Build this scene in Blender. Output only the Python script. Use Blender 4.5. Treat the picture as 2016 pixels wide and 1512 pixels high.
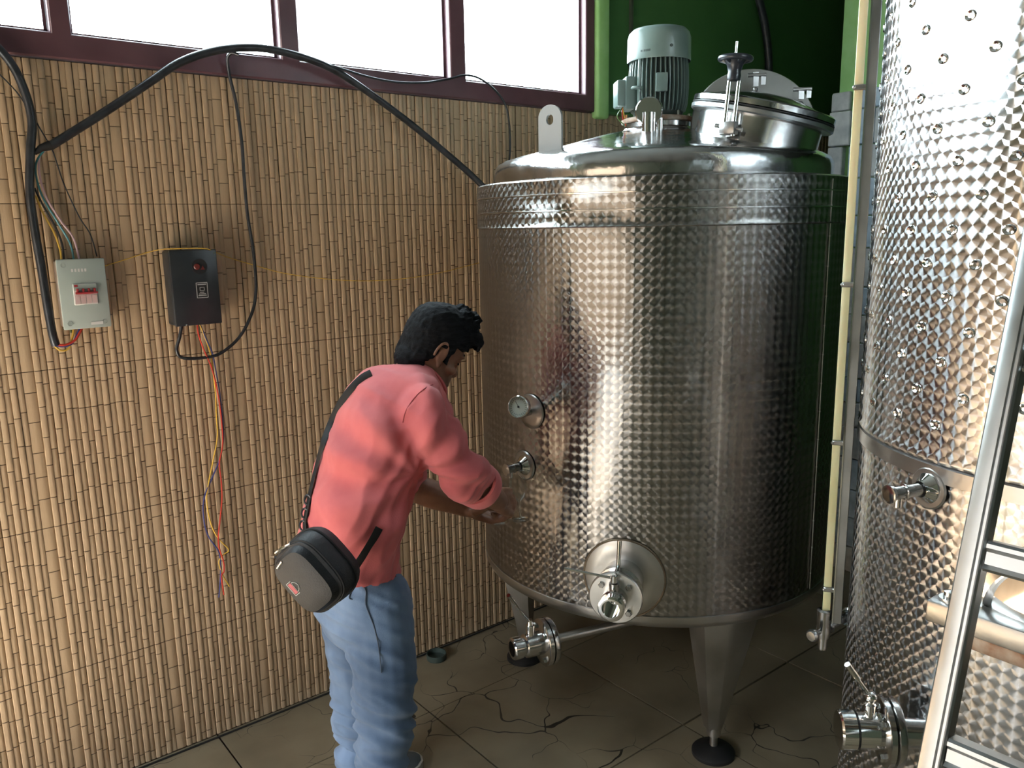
import bpy, bmesh, math, random
from mathutils import Vector, Matrix, noise
from mathutils.bvhtree import BVHTree
random.seed(7)
for o in list(bpy.data.objects): bpy.data.objects.remove(o)
SC = bpy.context.scene; COL = SC.collection
PI = math.pi; R = math.radians

# ------------------------------------------------------------------ camera, world, exposure
F = 1595.0; CX, CY = 1008.0, 756.0; H = 1.62          # metres, world X along the bamboo wall, Y into it
AX = Vector((0.77957166, -0.13350932, 0.61191771))    # world axes seen from the camera (right, down, forward)
AY = Vector((-0.62607781, -0.13934139, 0.76720959))
AZ = Vector((-0.01716417, -0.98120296, -0.19221382))
cam = bpy.data.cameras.new('camera'); co = bpy.data.objects.new('camera', cam); COL.objects.link(co)
right = Vector((AX.x, AY.x, AZ.x)); up = -Vector((AX.y, AY.y, AZ.y)); fwd = Vector((AX.z, AY.z, AZ.z))
co.matrix_world = Matrix(((right.x, up.x, -fwd.x, 0), (right.y, up.y, -fwd.y, 0), (right.z, up.z, -fwd.z, H), (0, 0, 0, 1)))
cam.sensor_width = 36; cam.lens = F * 36 / 2016; cam.clip_start = 0.05
SC.camera = co
wd = bpy.data.worlds.new('world'); SC.world = wd; wd.use_nodes = True
bg = wd.node_tree.nodes['Background']; bg.inputs[0].default_value = (0.86, 0.94, 1.0, 1); bg.inputs[1].default_value = 17.0
SC.view_settings.view_transform = 'Standard'; SC.view_settings.look = 'None'
SC.view_settings.exposure = 0.8; SC.view_settings.gamma = 1.0; SC.view_settings.use_curve_mapping = False

def portal(name, loc, rot, sx, sy):                    # daylight sampling through a real opening
    l = bpy.data.lights.new(name, 'AREA'); l.shape = 'RECTANGLE'; l.size = sx; l.size_y = sy
    l.cycles.is_portal = True
    o = bpy.data.objects.new(name, l); COL.objects.link(o); o.location = loc; o.rotation_euler = rot
W = 2.472                                              # bamboo wall plane
portal('window_daylight', (0.68, W + 0.13, 2.56), (R(-90), 0, 0), 3.6, 1.0)
portal('doorway_daylight', (-2.72, 1.0, 1.12), (0, R(-90), 0), 2.3, 2.2)
sn = bpy.data.lights.new('sun', 'SUN'); sn.energy = 58.0; sn.angle = R(0.6); sn.color = (1.0, 0.95, 0.88)
so0 = bpy.data.objects.new('sun', sn); COL.objects.link(so0); so0.rotation_euler = Vector((0.70, 0.40, -0.59)).to_track_quat('-Z', 'Y').to_euler()

# ------------------------------------------------------------------ picture to place helpers
def ray(px, py):
    d = Vector((px - CX, py - CY, F)); return Vector((d.dot(AX), d.dot(AY), d.dot(AZ)))
O = Vector((0, 0, H))
def wl(px, py, off=0.0):                               # point on (or off) the bamboo wall
    d = ray(px, py); return O + d * ((W - off) / d.y)
def ps(px, py, s=0.0):                                 # point on the man's vertical plane, s metres to his right
    d = ray(px, py); return O + d * ((MY - s) / d.y)
def rg(px, py, dist):                                  # point at a level distance from the viewer
    d = ray(px, py); return O + d * (dist / math.hypot(d.x, d.y))
MY = 1.72

# ------------------------------------------------------------------ tagging
def tag(o, label=None, cat=None, group=None, kind=None):
    if label: o['label'] = label
    if cat: o['category'] = cat
    if group: o['group'] = group
    if kind: o['kind'] = kind
    return o
def thing(name, label, cat, loc=(0, 0, 0), group=None):
    o = bpy.data.objects.new(name, None); COL.objects.link(o); o.location = loc; o.empty_display_size = 0.05
    return tag(o, label, cat, group)

# ------------------------------------------------------------------ mesh helpers
def finish(me, smooth=True, ang=38):
    if not smooth: return
    bm = bmesh.new(); bm.from_mesh(me)
    for f in bm.faces: f.smooth = True
    for e in bm.edges:
        if len(e.link_faces) == 2:
            try: a = e.calc_face_angle()
            except Exception: a = 0
            e.smooth = a < R(ang)
    bm.to_mesh(me); bm.free()
class MB:
    def __init__(s): s.v = []; s.f = []; s.m = []
    def add(s, vs, fs, mi=0):
        n = len(s.v); s.v += [Vector(p) for p in vs]; s.f += [tuple(i + n for i in f) for f in fs]; s.m += [mi] * len(fs); return s
    def box(s, c, sz, M=None, mi=0, bev=0.0, seg=2):
        bm = bmesh.new(); bmesh.ops.create_cube(bm, size=1)
        for v in bm.verts: v.co = Vector((v.co.x * sz[0], v.co.y * sz[1], v.co.z * sz[2]))
        if bev: bmesh.ops.bevel(bm, geom=bm.edges[:], offset=bev, segments=seg, affect='EDGES', profile=0.5)
        bm.verts.index_update(); M = M or Matrix.Identity(3)
        s.add([M @ v.co + Vector(c) for v in bm.verts], [[v.index for v in f.verts] for f in bm.faces], mi); bm.free(); return s
    def lathe(s, prof, c=(0, 0, 0), axis=(0, 0, 1), seg=32, mi=0):      # prof: (radius, height) along axis
        q = Vector((0, 0, 1)).rotation_difference(Vector(axis).normalized()).to_matrix(); c = Vector(c)
        vs = []; fs = []; idx = []
        for r, z in prof:
            if r < 1e-6: idx.append([len(vs)] * seg); vs.append(q @ Vector((0, 0, z)) + c)
            else:
                idx.append(list(range(len(vs), len(vs) + seg)))
                vs += [q @ Vector((r * math.cos(2 * PI * k / seg), r * math.sin(2 * PI * k / seg), z)) + c for k in range(seg)]
        for a, b in zip(idx, idx[1:]):
            for k in range(seg):
                f = [a[k], a[(k + 1) % seg], b[(k + 1) % seg], b[k]]
                g = []
                for i in f:
                    if i not in g: g.append(i)
                if len(g) > 2: fs.append(g)
        return s.add(vs, fs, mi)
    def rings(s, rings, caps=True, mi=0):                                # rings: lists of points
        n = len(rings[0]); vs = [p for r in rings for p in r]; fs = []
        for i in range(len(rings) - 1):
            for k in range(n):
                fs.append((i * n + k, i * n + (k + 1) % n, (i + 1) * n + (k + 1) % n, (i + 1) * n + k))
        if caps: fs.append(tuple(range(n))[::-1]); fs.append(tuple(range((len(rings) - 1) * n, len(rings) * n)))
        return s.add(vs, fs, mi)
    def tube(s, pts, rad, seg=10, mi=0, caps=True, flat=1.0, upv=None):
        pts = [Vector(p) for p in pts]; n = len(pts)
        rad = rad if isinstance(rad, (list, tuple)) else [rad] * n
        T = [((pts[min(i + 1, n - 1)] - pts[max(i - 1, 0)]).normalized()) for i in range(n)]
        u = Vector(upv) if upv else (Vector((0, 0, 1)) if abs(T[0].z) < 0.9 else Vector((1, 0, 0)))
        u = (u - T[0] * u.dot(T[0])).normalized(); out = []
        for i in range(n):
            u = (u - T[i] * u.dot(T[i])).normalized(); w = T[i].cross(u)
            out.append([pts[i] + (u * math.cos(2 * PI * k / seg) + w * math.sin(2 * PI * k / seg) * flat) * rad[i] for k in range(seg)])
        return s.rings(out, caps, mi)
    def sph(s, c, r, seg=16, M=None, mi=0):
        r = (r, r, r) if not isinstance(r, (tuple, list)) else r; M = M or Matrix.Identity(3); n = seg // 2
        t = MB().lathe([(math.sin(PI * i / n), -math.cos(PI * i / n)) for i in range(n + 1)], seg=seg)
        return s.add([M @ Vector((v.x * r[0], v.y * r[1], v.z * r[2])) + Vector(c) for v in t.v], t.f, mi)
    def xf(s, M):
        s.v = [M @ v for v in s.v]; return s
    def mesh(s, name, mats, smooth=True, ang=38):
        me = bpy.data.meshes.new(name); me.from_pydata(s.v, [], s.f)
        for m in (mats if isinstance(mats, (list, tuple)) else [mats]): me.materials.append(m)
        if any(s.m): me.polygons.foreach_set('material_index', s.m)
        bm = bmesh.new(); bm.from_mesh(me); bmesh.ops.recalc_face_normals(bm, faces=bm.faces); bm.to_mesh(me); bm.free()
        finish(me, smooth, ang); return me
    def build(s, name, mats, parent=None, smooth=True, ang=38, **kw):
        me = s.mesh(name, mats, smooth, ang); o = bpy.data.objects.new(name, me); COL.objects.link(o)
        if parent: attach(o, parent)
        tag(o, **kw); return o
def attach(o, parent):                                  # geometry is written in world space: shift it into the parent's frame
    o.parent = parent; q = parent; t = Vector((0, 0, 0))
    while q: t += q.matrix_basis.translation; q = q.parent
    if t.length: o.data.transform(Matrix.Translation(-t))
def spline(pts, n=8):                                   # Catmull-Rom through the points
    P = [Vector(p) for p in pts]; P = [2 * P[0] - P[1]] + P + [2 * P[-1] - P[-2]]; out = []
    for i in range(1, len(P) - 2):
        a, b, c, d = P[i - 1:i + 3]
        for k in range(n):
            t = k / n
            out.append(0.5 * ((2 * b) + (c - a) * t + (2 * a - 5 * b + 4 * c - d) * t * t + (3 * b - a - 3 * c + d) * t ** 3))
    out.append(P[-2]); return out
def basis(z, x=None):                                   # 3x3 whose local z runs along z
    z = Vector(z).normalized(); x = Vector(x) if x else (Vector((0, 0, 1)) if abs(z.z) < 0.9 else Vector((1, 0, 0)))
    x = (x - z * x.dot(z)).normalized(); y = z.cross(x)
    return Matrix(((x.x, y.x, z.x), (x.y, y.y, z.y), (x.z, y.z, z.z)))

# ------------------------------------------------------------------ materials
def mat(name, col=(0.5, 0.5, 0.5), rough=0.5, metal=0.0, spec=0.5):
    m = bpy.data.materials.new(name); m.use_nodes = True; p = m.node_tree.nodes['Principled BSDF']
    p.inputs['Base Color'].default_value = (*col, 1); p.inputs['Roughness'].default_value = rough
    p.inputs['Metallic'].default_value = metal; p.inputs['Specular IOR Level'].default_value = spec
    return m
def N(m, t, **kw):
    n = m.node_tree.nodes.new(t)
    for k, v in kw.items(): setattr(n, k, v)
    return n
def L(m, a, b): m.node_tree.links.new(a, b)
def P(m): return m.node_tree.nodes['Principled BSDF']
def mth(m, op, *a):
    n = N(m, 'ShaderNodeMath', operation=op)
    for i, x in enumerate(a):
        if isinstance(x, (int, float)): n.inputs[i].default_value = x
        else: L(m, x, n.inputs[i])
    return n.outputs[0]
def noisy(m, c1, c2, scale=8, detail=4, lo=0.35, hi=0.65, stretch=(1, 1, 1), bump=0.0, bscale=60, rlo=None, rhi=None, bdist=0.002):
    tc = N(m, 'ShaderNodeTexCoord'); mp = N(m, 'ShaderNodeMapping'); mp.inputs['Scale'].default_value = stretch; L(m, tc.outputs['Object'], mp.inputs[0])
    nz = N(m, 'ShaderNodeTexNoise'); nz.inputs['Scale'].default_value = scale; nz.inputs['Detail'].default_value = detail; L(m, mp.outputs[0], nz.inputs['Vector'])
    cr = N(m, 'ShaderNodeValToRGB'); cr.color_ramp.elements[0].position = lo; cr.color_ramp.elements[1].position = hi
    cr.color_ramp.elements[0].color = (*c1, 1); cr.color_ramp.elements[1].color = (*c2, 1)
    L(m, nz.outputs[0], cr.inputs[0]); L(m, cr.outputs[0], P(m).inputs['Base Color'])
    if rlo is not None:
        mr = N(m, 'ShaderNodeMapRange'); mr.inputs['From Min'].default_value = 0.3; mr.inputs['From Max'].default_value = 0.7
        mr.inputs['To Min'].default_value = rlo; mr.inputs['To Max'].default_value = rhi; L(m, nz.outputs[0], mr.inputs[0]); L(m, mr.outputs[0], P(m).inputs['Roughness'])
    if bump:
        nb = N(m, 'ShaderNodeTexNoise'); nb.inputs['Scale'].default_value = bscale; nb.inputs['Detail'].default_value = 3; L(m, mp.outputs[0], nb.inputs['Vector'])
        b = N(m, 'ShaderNodeBump'); b.inputs['Strength'].default_value = bump; b.inputs['Distance'].default_value = bdist
        L(m, nb.outputs[0], b.inputs['Height']); L(m, b.outputs[0], P(m).inputs['Normal'])
    return cr
def scalloped(name, rad, pitch=0.026, rr=0.62, tilt=0.22, rough=0.24, aniso=0.75, col=(0.56, 0.545, 0.53), off=(0, 0), dirt=0.2, wob=0.25):
    """steel ground with overlapping round polishing marks: each disc has circular grooves and a slight dish"""
    m = mat(name, col, rough, 1.0)
    tc = N(m, 'ShaderNodeTexCoord'); sx = N(m, 'ShaderNodeSeparateXYZ'); L(m, tc.outputs['Object'], sx.inputs[0])
    th = mth(m, 'ARCTAN2', sx.outputs[1], sx.outputs[0])
    U = mth(m, 'ADD', mth(m, 'MULTIPLY', th, rad / pitch), off[0]); V = mth(m, 'ADD', mth(m, 'MULTIPLY', sx.outputs[2], 1 / pitch), off[1])
    a = mth(m, 'SUBTRACT', mth(m, 'FRACT', U), 0.5); b = mth(m, 'SUBTRACT', mth(m, 'FRACT', V), 0.5)
    def d2(x, y): return mth(m, 'ADD', mth(m, 'MULTIPLY', x, x), mth(m, 'MULTIPLY', y, y))
    c1 = mth(m, 'LESS_THAN', d2(mth(m, 'ADD', a, 1.0), b), rr * rr); dx = mth(m, 'ADD', a, c1)
    c2 = mth(m, 'LESS_THAN', d2(dx, mth(m, 'SUBTRACT', b, 1.0)), rr * rr); dy = mth(m, 'SUBTRACT', b, c2)
    s = mth(m, 'SINE', th); c = mth(m, 'COSINE', th); ns = mth(m, 'MULTIPLY', s, -1.0)
    def vec(x, y, z):
        n = N(m, 'ShaderNodeCombineXYZ')
        for i, q in enumerate((x, y, z)):
            if isinstance(q, (int, float)): n.inputs[i].default_value = q
            else: L(m, q, n.inputs[i])
        return n.outputs[0]
    tang = vec(mth(m, 'MULTIPLY', dx, ns), mth(m, 'MULTIPLY', dx, c), dy)      # gloss is drawn out across the circular grooves
    nt = N(m, 'ShaderNodeVectorMath', operation='NORMALIZE'); L(m, tang, nt.inputs[0])
    tl = vec(mth(m, 'MULTIPLY', dx, ns), mth(m, 'MULTIPLY', dx, c), dy)
    sc = N(m, 'ShaderNodeVectorMath', operation='SCALE'); L(m, tl, sc.inputs[0]); sc.inputs['Scale'].default_value = tilt
    nz = N(m, 'ShaderNodeTexNoise'); nz.inputs['Scale'].default_value = 3.0; nz.inputs['Detail'].default_value = 2; L(m, tc.outputs['Object'], nz.inputs['Vector'])
    bp = N(m, 'ShaderNodeBump'); bp.inputs['Strength'].default_value = wob; bp.inputs['Distance'].default_value = 0.05; L(m, nz.outputs[0], bp.inputs['Height'])
    ad = N(m, 'ShaderNodeVectorMath', operation='ADD'); L(m, bp.outputs[0], ad.inputs[0]); L(m, sc.outputs[0], ad.inputs[1])
    nn = N(m, 'ShaderNodeVectorMath', operation='NORMALIZE'); L(m, ad.outputs[0], nn.inputs[0])
    p = P(m); L(m, nn.outputs[0], p.inputs['Normal']); L(m, nt.outputs[0], p.inputs['Tangent']); p.inputs['Anisotropic'].default_value = aniso
    n2 = N(m, 'ShaderNodeTexNoise'); n2.inputs['Scale'].default_value = 5.0; n2.inputs['Detail'].default_value = 5; L(m, tc.outputs['Object'], n2.inputs['Vector'])
    mx = N(m, 'ShaderNodeMix', data_type='RGBA'); mx.inputs[6].default_value = (*[q * (1 - dirt) for q in col], 1); mx.inputs[7].default_value = (*col, 1)
    L(m, n2.outputs[0], mx.inputs[0]); L(m, mx.outputs[2], p.inputs['Base Color'])
    return m
def glassy(name, col=(0.9, 0.95, 0.95), ior=1.22, cap=.35):
    m = bpy.data.materials.new(name); m.use_nodes = True; nt = m.node_tree; nt.nodes.clear()
    o = N(m, 'ShaderNodeOutputMaterial'); t = N(m, 'ShaderNodeBsdfTransparent'); t.inputs[0].default_value = (*col, 1)
    g = N(m, 'ShaderNodeBsdfGlossy'); g.inputs['Roughness'].default_value = 0.03; fr = N(m, 'ShaderNodeFresnel'); fr.inputs[0].default_value = ior
    mx = N(m, 'ShaderNodeMixShader'); L(m, mth(m, 'MINIMUM', fr.outputs[0], cap), mx.inputs[0]); L(m, t.outputs[0], mx.inputs[1]); L(m, g.outputs[0], mx.inputs[2]); L(m, mx.outputs[0], o.inputs[0]); return m

M = {}
M['bam_a'] = mat('bamboo_bright', rough=0.42); noisy(M['bam_a'], (0.45, 0.32, 0.205), (0.56, 0.415, 0.275), 6, 5, 0.3, 0.7, (1, 1, 0.12), 0.25, 260)
M['bam_b'] = mat('bamboo_dull', rough=0.5); noisy(M['bam_b'], (0.43, 0.305, 0.19), (0.53, 0.39, 0.255), 6, 5, 0.3, 0.7, (1, 1, 0.12), 0.25, 260)
M['bam_node'] = mat('bamboo_node', (0.15, 0.10, 0.062), 0.6)
M['back'] = mat('bamboo_backing', (0.075, 0.05, 0.03), 0.8)
M['green'] = mat('green_paint', rough=0.55); noisy(M['green'], (0.055, 0.155, 0.045), (0.07, 0.19, 0.055), 3, 4, bump=0.2, bscale=40)
M['green_lit'] = mat('lit_green_paint', rough=0.6); noisy(M['green_lit'], (0.32, 0.60, 0.20), (0.38, 0.66, 0.26), 14, 5, bump=0.3, bscale=50)  # the wall green as it looks lit, light put into the colour
M['maroon'] = mat('maroon_frame', rough=0.38); noisy(M['maroon'], (0.11, 0.048, 0.062), (0.14, 0.065, 0.08), 10, 4, bump=0.1, bscale=30)
M['plaster'] = mat('pale_plaster', (0.22, 0.24, 0.18), 0.8)
M['ceiling'] = mat('ceiling_paint', (0.10, 0.10, 0.09), 0.85)
M['dark'] = mat('room_dark_paint', (0.05, 0.065, 0.04), 0.8)
M['out'] = mat('outdoor_ground', (0.45, 0.44, 0.42), 0.9)
M['tank'] = scalloped('scalloped_steel', 0.588, 0.0262, 0.62, 0.09, 0.235, 1.0, (0.37, 0.355, 0.34), (0, 0), 0.35)
M['tank_big'] = scalloped('scalloped_steel_big', 0.5, 0.0262, 0.64, 0.06, 0.265, 1.0, (0.54, 0.54, 0.55), (0.3, 0.2), 0.12, 0.1)
def steel(name, col, rough, b=0.12, lo=None, hi=None):
    m = mat(name, col, rough, 1.0); noisy(m, [c * 0.8 for c in col], col, 9, 5, bump=b, bscale=25, rlo=lo, rhi=hi, bdist=0.004); return m
M['steel'] = steel('polished_steel', (0.62, 0.61, 0.60), 0.16, 0.08, 0.12, 0.24)
M['lid'] = steel('lid_steel', (0.60, 0.60, 0.60), 0.14, 0.35, 0.10, 0.22)
M['brushed'] = steel('brushed_steel', (0.55, 0.54, 0.52), 0.36, 0.1, 0.3, 0.45)
M['band'] = steel('band_steel', (0.42, 0.41, 0.40), 0.34, 0.3, 0.28, 0.42)
M['leg'] = steel('leg_steel', (0.50, 0.49, 0.46), 0.42, 0.1, 0.35, 0.5)
M['alu'] = steel('aluminium', (0.42, 0.43, 0.43), 0.42, 0.1, 0.3, 0.42)
M['bright'] = steel('sunlit_flange_steel', (0.78, 0.77, 0.75), 0.32, 0.05, 0.28, 0.38)  # paler than the other steel: reflected sunlight put into its colour
M['lug'] = mat('dull_lug_steel', (0.32, 0.31, 0.30), 0.6, 0.6)
M['weld'] = mat('stained_weld', (0.20, 0.155, 0.11), 0.45, 0.9)
M['chrome'] = mat('chrome', (0.75, 0.75, 0.74), 0.07, 1.0)
M['rubber'] = mat('black_rubber', (0.012, 0.012, 0.013), 0.5)
M['cable'] = mat('black_cable', rough=0.36); noisy(M['cable'], (0.012, 0.014, 0.018), (0.03, 0.034, 0.042), 30, 3)
M['motor'] = mat('grey_green_enamel', rough=0.3); noisy(M['motor'], (0.15, 0.205, 0.19), (0.18, 0.24, 0.22), 12, 3, bump=0.08, bscale=60)
M['motor_dark'] = mat('motor_core', (0.05, 0.07, 0.062), 0.5)
M['rust'] = mat('rusty_flange', rough=0.6, metal=0.5); noisy(M['rust'], (0.22, 0.11, 0.06), (0.42, 0.36, 0.30), 25, 5)
M['stone_a'] = mat('grey_stone', rough=0.8); noisy(M['stone_a'], (0.42, 0.43, 0.43), (0.62, 0.62, 0.60), 18, 6, bump=0.6, bscale=40)
M['stone_b'] = mat('blue_stone', rough=0.75); noisy(M['stone_b'], (0.34, 0.43, 0.51), (0.52, 0.62, 0.70), 18, 6, bump=0.6, bscale=40)
M['tube'] = mat('yellowed_sight_tube', rough=0.3); noisy(M['tube'], (0.55, 0.52, 0.30), (0.68, 0.66, 0.44), 20, 4, stretch=(1, 1, 0.2)); P(M['tube']).inputs['Subsurface Weight'].default_value = 0.2
M['shirt'] = mat('coral_cotton', rough=0.85); noisy(M['shirt'], (0.54, 0.115, 0.125), (0.64, 0.155, 0.16), 9, 4, bump=0.25, bscale=330, bdist=0.001); P(M['shirt']).inputs['Sheen Weight'].default_value = 0.15
M['skin'] = mat('skin', rough=0.5); noisy(M['skin'], (0.20, 0.092, 0.055), (0.27, 0.13, 0.08), 22, 4, bump=0.15, bscale=120)
M['nail'] = mat('finger_nail', (0.42, 0.24, 0.18), 0.3)
M['hair'] = mat('black_hair', rough=0.8, spec=0.15); noisy(M['hair'], (0.003, 0.0035, 0.0045), (0.009, 0.0095, 0.012), 40, 3, stretch=(0.4, 3, 3), bump=0.8, bscale=110)
M['bagcloth'] = mat('black_nylon', rough=0.55); noisy(M['bagcloth'], (0.005, 0.0055, 0.008), (0.014, 0.015, 0.020), 14, 3, bump=0.3, bscale=300)
M['webbing'] = mat('black_webbing', (0.008, 0.008, 0.01), 0.7)
M['glass'] = glassy('pane_glass'); M['wine_glass'] = glassy('clear_glass', (0.95, 0.97, 0.95), 1.38, .7)
M['white_box'] = mat('pale_grey_plastic', rough=0.4); noisy(M['white_box'], (0.40, 0.46, 0.43), (0.46, 0.52, 0.49), 5, 3)
M['cream'] = mat('cream_plastic', (0.62, 0.52, 0.45), 0.5)
M['black_box'] = mat('black_painted_steel', rough=0.35); noisy(M['black_box'], (0.018, 0.022, 0.028), (0.03, 0.034, 0.04), 12, 4, bump=0.08, bscale=80)
M['red'] = mat('red_plastic', (0.35, 0.03, 0.035), 0.4); M['dimred'] = mat('dim_red_lens', (0.16, 0.025, 0.02), 0.35)
M['white'] = mat('white_print', (0.72, 0.70, 0.68), 0.5); M['silver'] = mat('silver_print', (0.42, 0.42, 0.42), 0.4)
M['pinkw'] = mat('pink_label', (0.62, 0.45, 0.44), 0.5)
def plain(n, c, r=0.4): M[n] = mat(n + '_insulation', c, r)
plain('w_red', (0.60, 0.05, 0.03)); plain('w_yellow', (0.72, 0.45, 0.07)); plain('w_blue', (0.05, 0.06, 0.22)); plain('w_teal', (0.05, 0.22, 0.25)); plain('w_pink', (0.50, 0.33, 0.36)); plain('w_green', (0.10, 0.16, 0.04))
M['wheel'] = mat('black_handwheel', (0.02, 0.022, 0.03), 0.28)
# denim: faded on the thighs, darker towards the seams
d = M['denim'] = mat('denim', rough=0.8); noisy(d, (0.06, 0.105, 0.19), (0.20, 0.30, 0.48), 4, 6, 0.34, 0.66, (1, 1, 0.6), 0.35, 420, bdist=0.001); P(d).inputs['Sheen Weight'].default_value = 0.1
M['stitch'] = mat('denim_seam', (0.05, 0.07, 0.11), 0.8)
# floor tile: dusty beige cement with wandering cracks
t = M['tile'] = mat('cracked_cement_tile', rough=0.5)
tc = N(t, 'ShaderNodeTexCoord'); geo = N(t, 'ShaderNodeNewGeometry')
nz = N(t, 'ShaderNodeTexNoise'); nz.inputs['Scale'].default_value = 3.5; nz.inputs['Detail'].default_value = 6; L(t, geo.outputs['Position'], nz.inputs['Vector'])
cr = N(t, 'ShaderNodeValToRGB'); cr.color_ramp.elements[0].position = 0.3; cr.color_ramp.elements[1].position = 0.7
cr.color_ramp.elements[0].color = (0.17, 0.138, 0.09, 1); cr.color_ramp.elements[1].color = (0.30, 0.25, 0.17, 1); L(t, nz.outputs[0], cr.inputs[0])
nw = N(t, 'ShaderNodeTexNoise'); nw.inputs['Scale'].default_value = 5; L(t, geo.outputs['Position'], nw.inputs['Vector'])
vm = N(t, 'ShaderNodeVectorMath', operation='MULTIPLY_ADD'); vm.inputs[1].default_value = (0.28, 0.28, 0); L(t, nw.outputs['Color'], vm.inputs[0]); L(t, geo.outputs['Position'], vm.inputs[2])
vo = N(t, 'ShaderNodeTexVoronoi', feature='DISTANCE_TO_EDGE'); vo.inputs['Scale'].default_value = 4.2; L(t, vm.outputs[0], vo.inputs['Vector'])
nk = N(t, 'ShaderNodeTexNoise'); nk.inputs['Scale'].default_value = 2.2; L(t, geo.outputs['Position'], nk.inputs['Vector'])
wid = N(t, 'ShaderNodeMapRange'); wid.inputs['From Min'].default_value = 0.48; wid.inputs['From Max'].default_value = 0.75; wid.inputs['To Min'].default_value = 0.0; wid.inputs['To Max'].default_value = 0.010; L(t, nk.outputs[0], wid.inputs[0])
ck = mth(t, 'LESS_THAN', vo.outputs['Distance'], wid.outputs[0])
mx = N(t, 'ShaderNodeMix', data_type='RGBA'); L(t, ck, mx.inputs[0]); L(t, cr.outputs[0], mx.inputs[6]); mx.inputs[7].default_value = (0.025, 0.02, 0.014, 1); L(t, mx.outputs[2], P(t).inputs['Base Color'])
bp = N(t, 'ShaderNodeBump'); bp.inputs['Strength'].default_value = 0.6; bp.inputs['Distance'].default_value = 0.003; L(t, mth(t, 'SUBTRACT', nz.outputs[0], ck), bp.inputs['Height']); L(t, bp.outputs[0], P(t).inputs['Normal'])
mr = N(t, 'ShaderNodeMapRange'); mr.inputs['To Min'].default_value = 0.32; mr.inputs['To Max'].default_value = 0.62; L(t, nz.outputs[0], mr.inputs[0]); L(t, mr.outputs[0], P(t).inputs['Roughness'])

# ------------------------------------------------------------------ the setting
XB, XF, YR, ZC = 4.9, -2.6, -2.8, 3.25
def st(name, mb, m, **kw): return mb.build(name, m, smooth=False, kind='structure', **kw)
def slab(x0, x1, y0, y1, z0, z1, mb=None):
    return (mb or MB()).box(((x0 + x1) / 2, (y0 + y1) / 2, (z0 + z1) / 2), (x1 - x0, y1 - y0, z1 - z0))
fl = st('floor', slab(XF - 0.1, XB + 0.1, YR - 0.1, W + 0.15, -0.14, -0.012), M['rubber'])
st('ceiling', slab(XF - 0.15, XB + 0.15, YR - 0.15, W + 0.2, ZC, ZC + 0.12), M['ceiling'])
st('wall_back', slab(XB, XB + 0.12, YR - 0.1, W + 0.15, 0, ZC), M['green'])
st('wall_right', slab(XF - 0.1, XB + 0.1, YR - 0.12, YR, 0, ZC), M['dark'])
wf = MB()
DY0, DY1, DZ = 0.0, 2.0, 2.15
slab(XF - 0.12, XF, YR - 0.1, DY0, 0, ZC, wf); slab(XF - 0.12, XF, DY1, W + 0.15, 0, ZC, wf); slab(XF - 0.12, XF, DY0, DY1, DZ, ZC, wf)
st('wall_front', wf, M['plaster'])
tr = MB(); slab(XF - 0.14, XF + 0.02, DY0 - 0.05, DY0, 0, DZ + 0.05, tr); slab(XF - 0.14, XF + 0.02, DY1, DY1 + 0.05, 0, DZ + 0.05, tr); slab(XF - 0.14, XF + 0.02, DY0, DY1, DZ, DZ + 0.05, tr)
st('trim_1', tr, M['maroon'])
wy0, wy1 = W + 0.010, W + 0.15
WX0, WX1, WZ0, WZ1 = -0.83, 2.4156, 2.062, 3.0
wb = MB(); slab(XF - 0.1, XB + 0.1, wy0, wy1, -0.02, WZ0, wb)
wleft = st('wall_left', wb, M['back'])
wg = MB(); slab(WX1, XB, wy0 - 0.006, wy1, WZ0, ZC, wg); slab(XF, WX0, wy0 - 0.006, wy1, WZ0, ZC, wg); slab(WX0, WX1, wy0 - 0.006, wy1, WZ1, ZC, wg)
wg.build('painted_wall', M['green'], wleft, smooth=False)
# soft pilaster beside the window, its light put into a paler green; its foot runs a little below the top of the bamboo
MB().box(((WX1 + 2.488) / 2, W - 0.006, (2.04 + ZC) / 2), (2.488 - WX1, 0.045, ZC - 2.04), bev=0.014, seg=3).build('trim_2', M['green_lit'], kind='structure')
MB().box((2.632, W - 0.002, 2.66), (0.012, 0.016, 1.16)).build('trim_3', M['dark'], kind='structure')
MB().box(((2.488 + XB) / 2, W - 0.004, 2.066), (XB - 2.488, 0.02, 0.012), bev=0.003).build('trim_4', M['green'], kind='structure')
# outside: pale ground, and an unseen low wall added to tint reflections and hold back sky
st('trim_5', slab(-14, XF - 0.14, -8, 10, -0.16, -0.06), M['out'])
M['reflected_wall'] = mat('added_wall_tint', (0.16, 0.11, 0.072), 0.9)
st('trim_7', slab(-6.6, -6.0, -8, 10, -0.1, 2.7), M['reflected_wall'])
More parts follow.
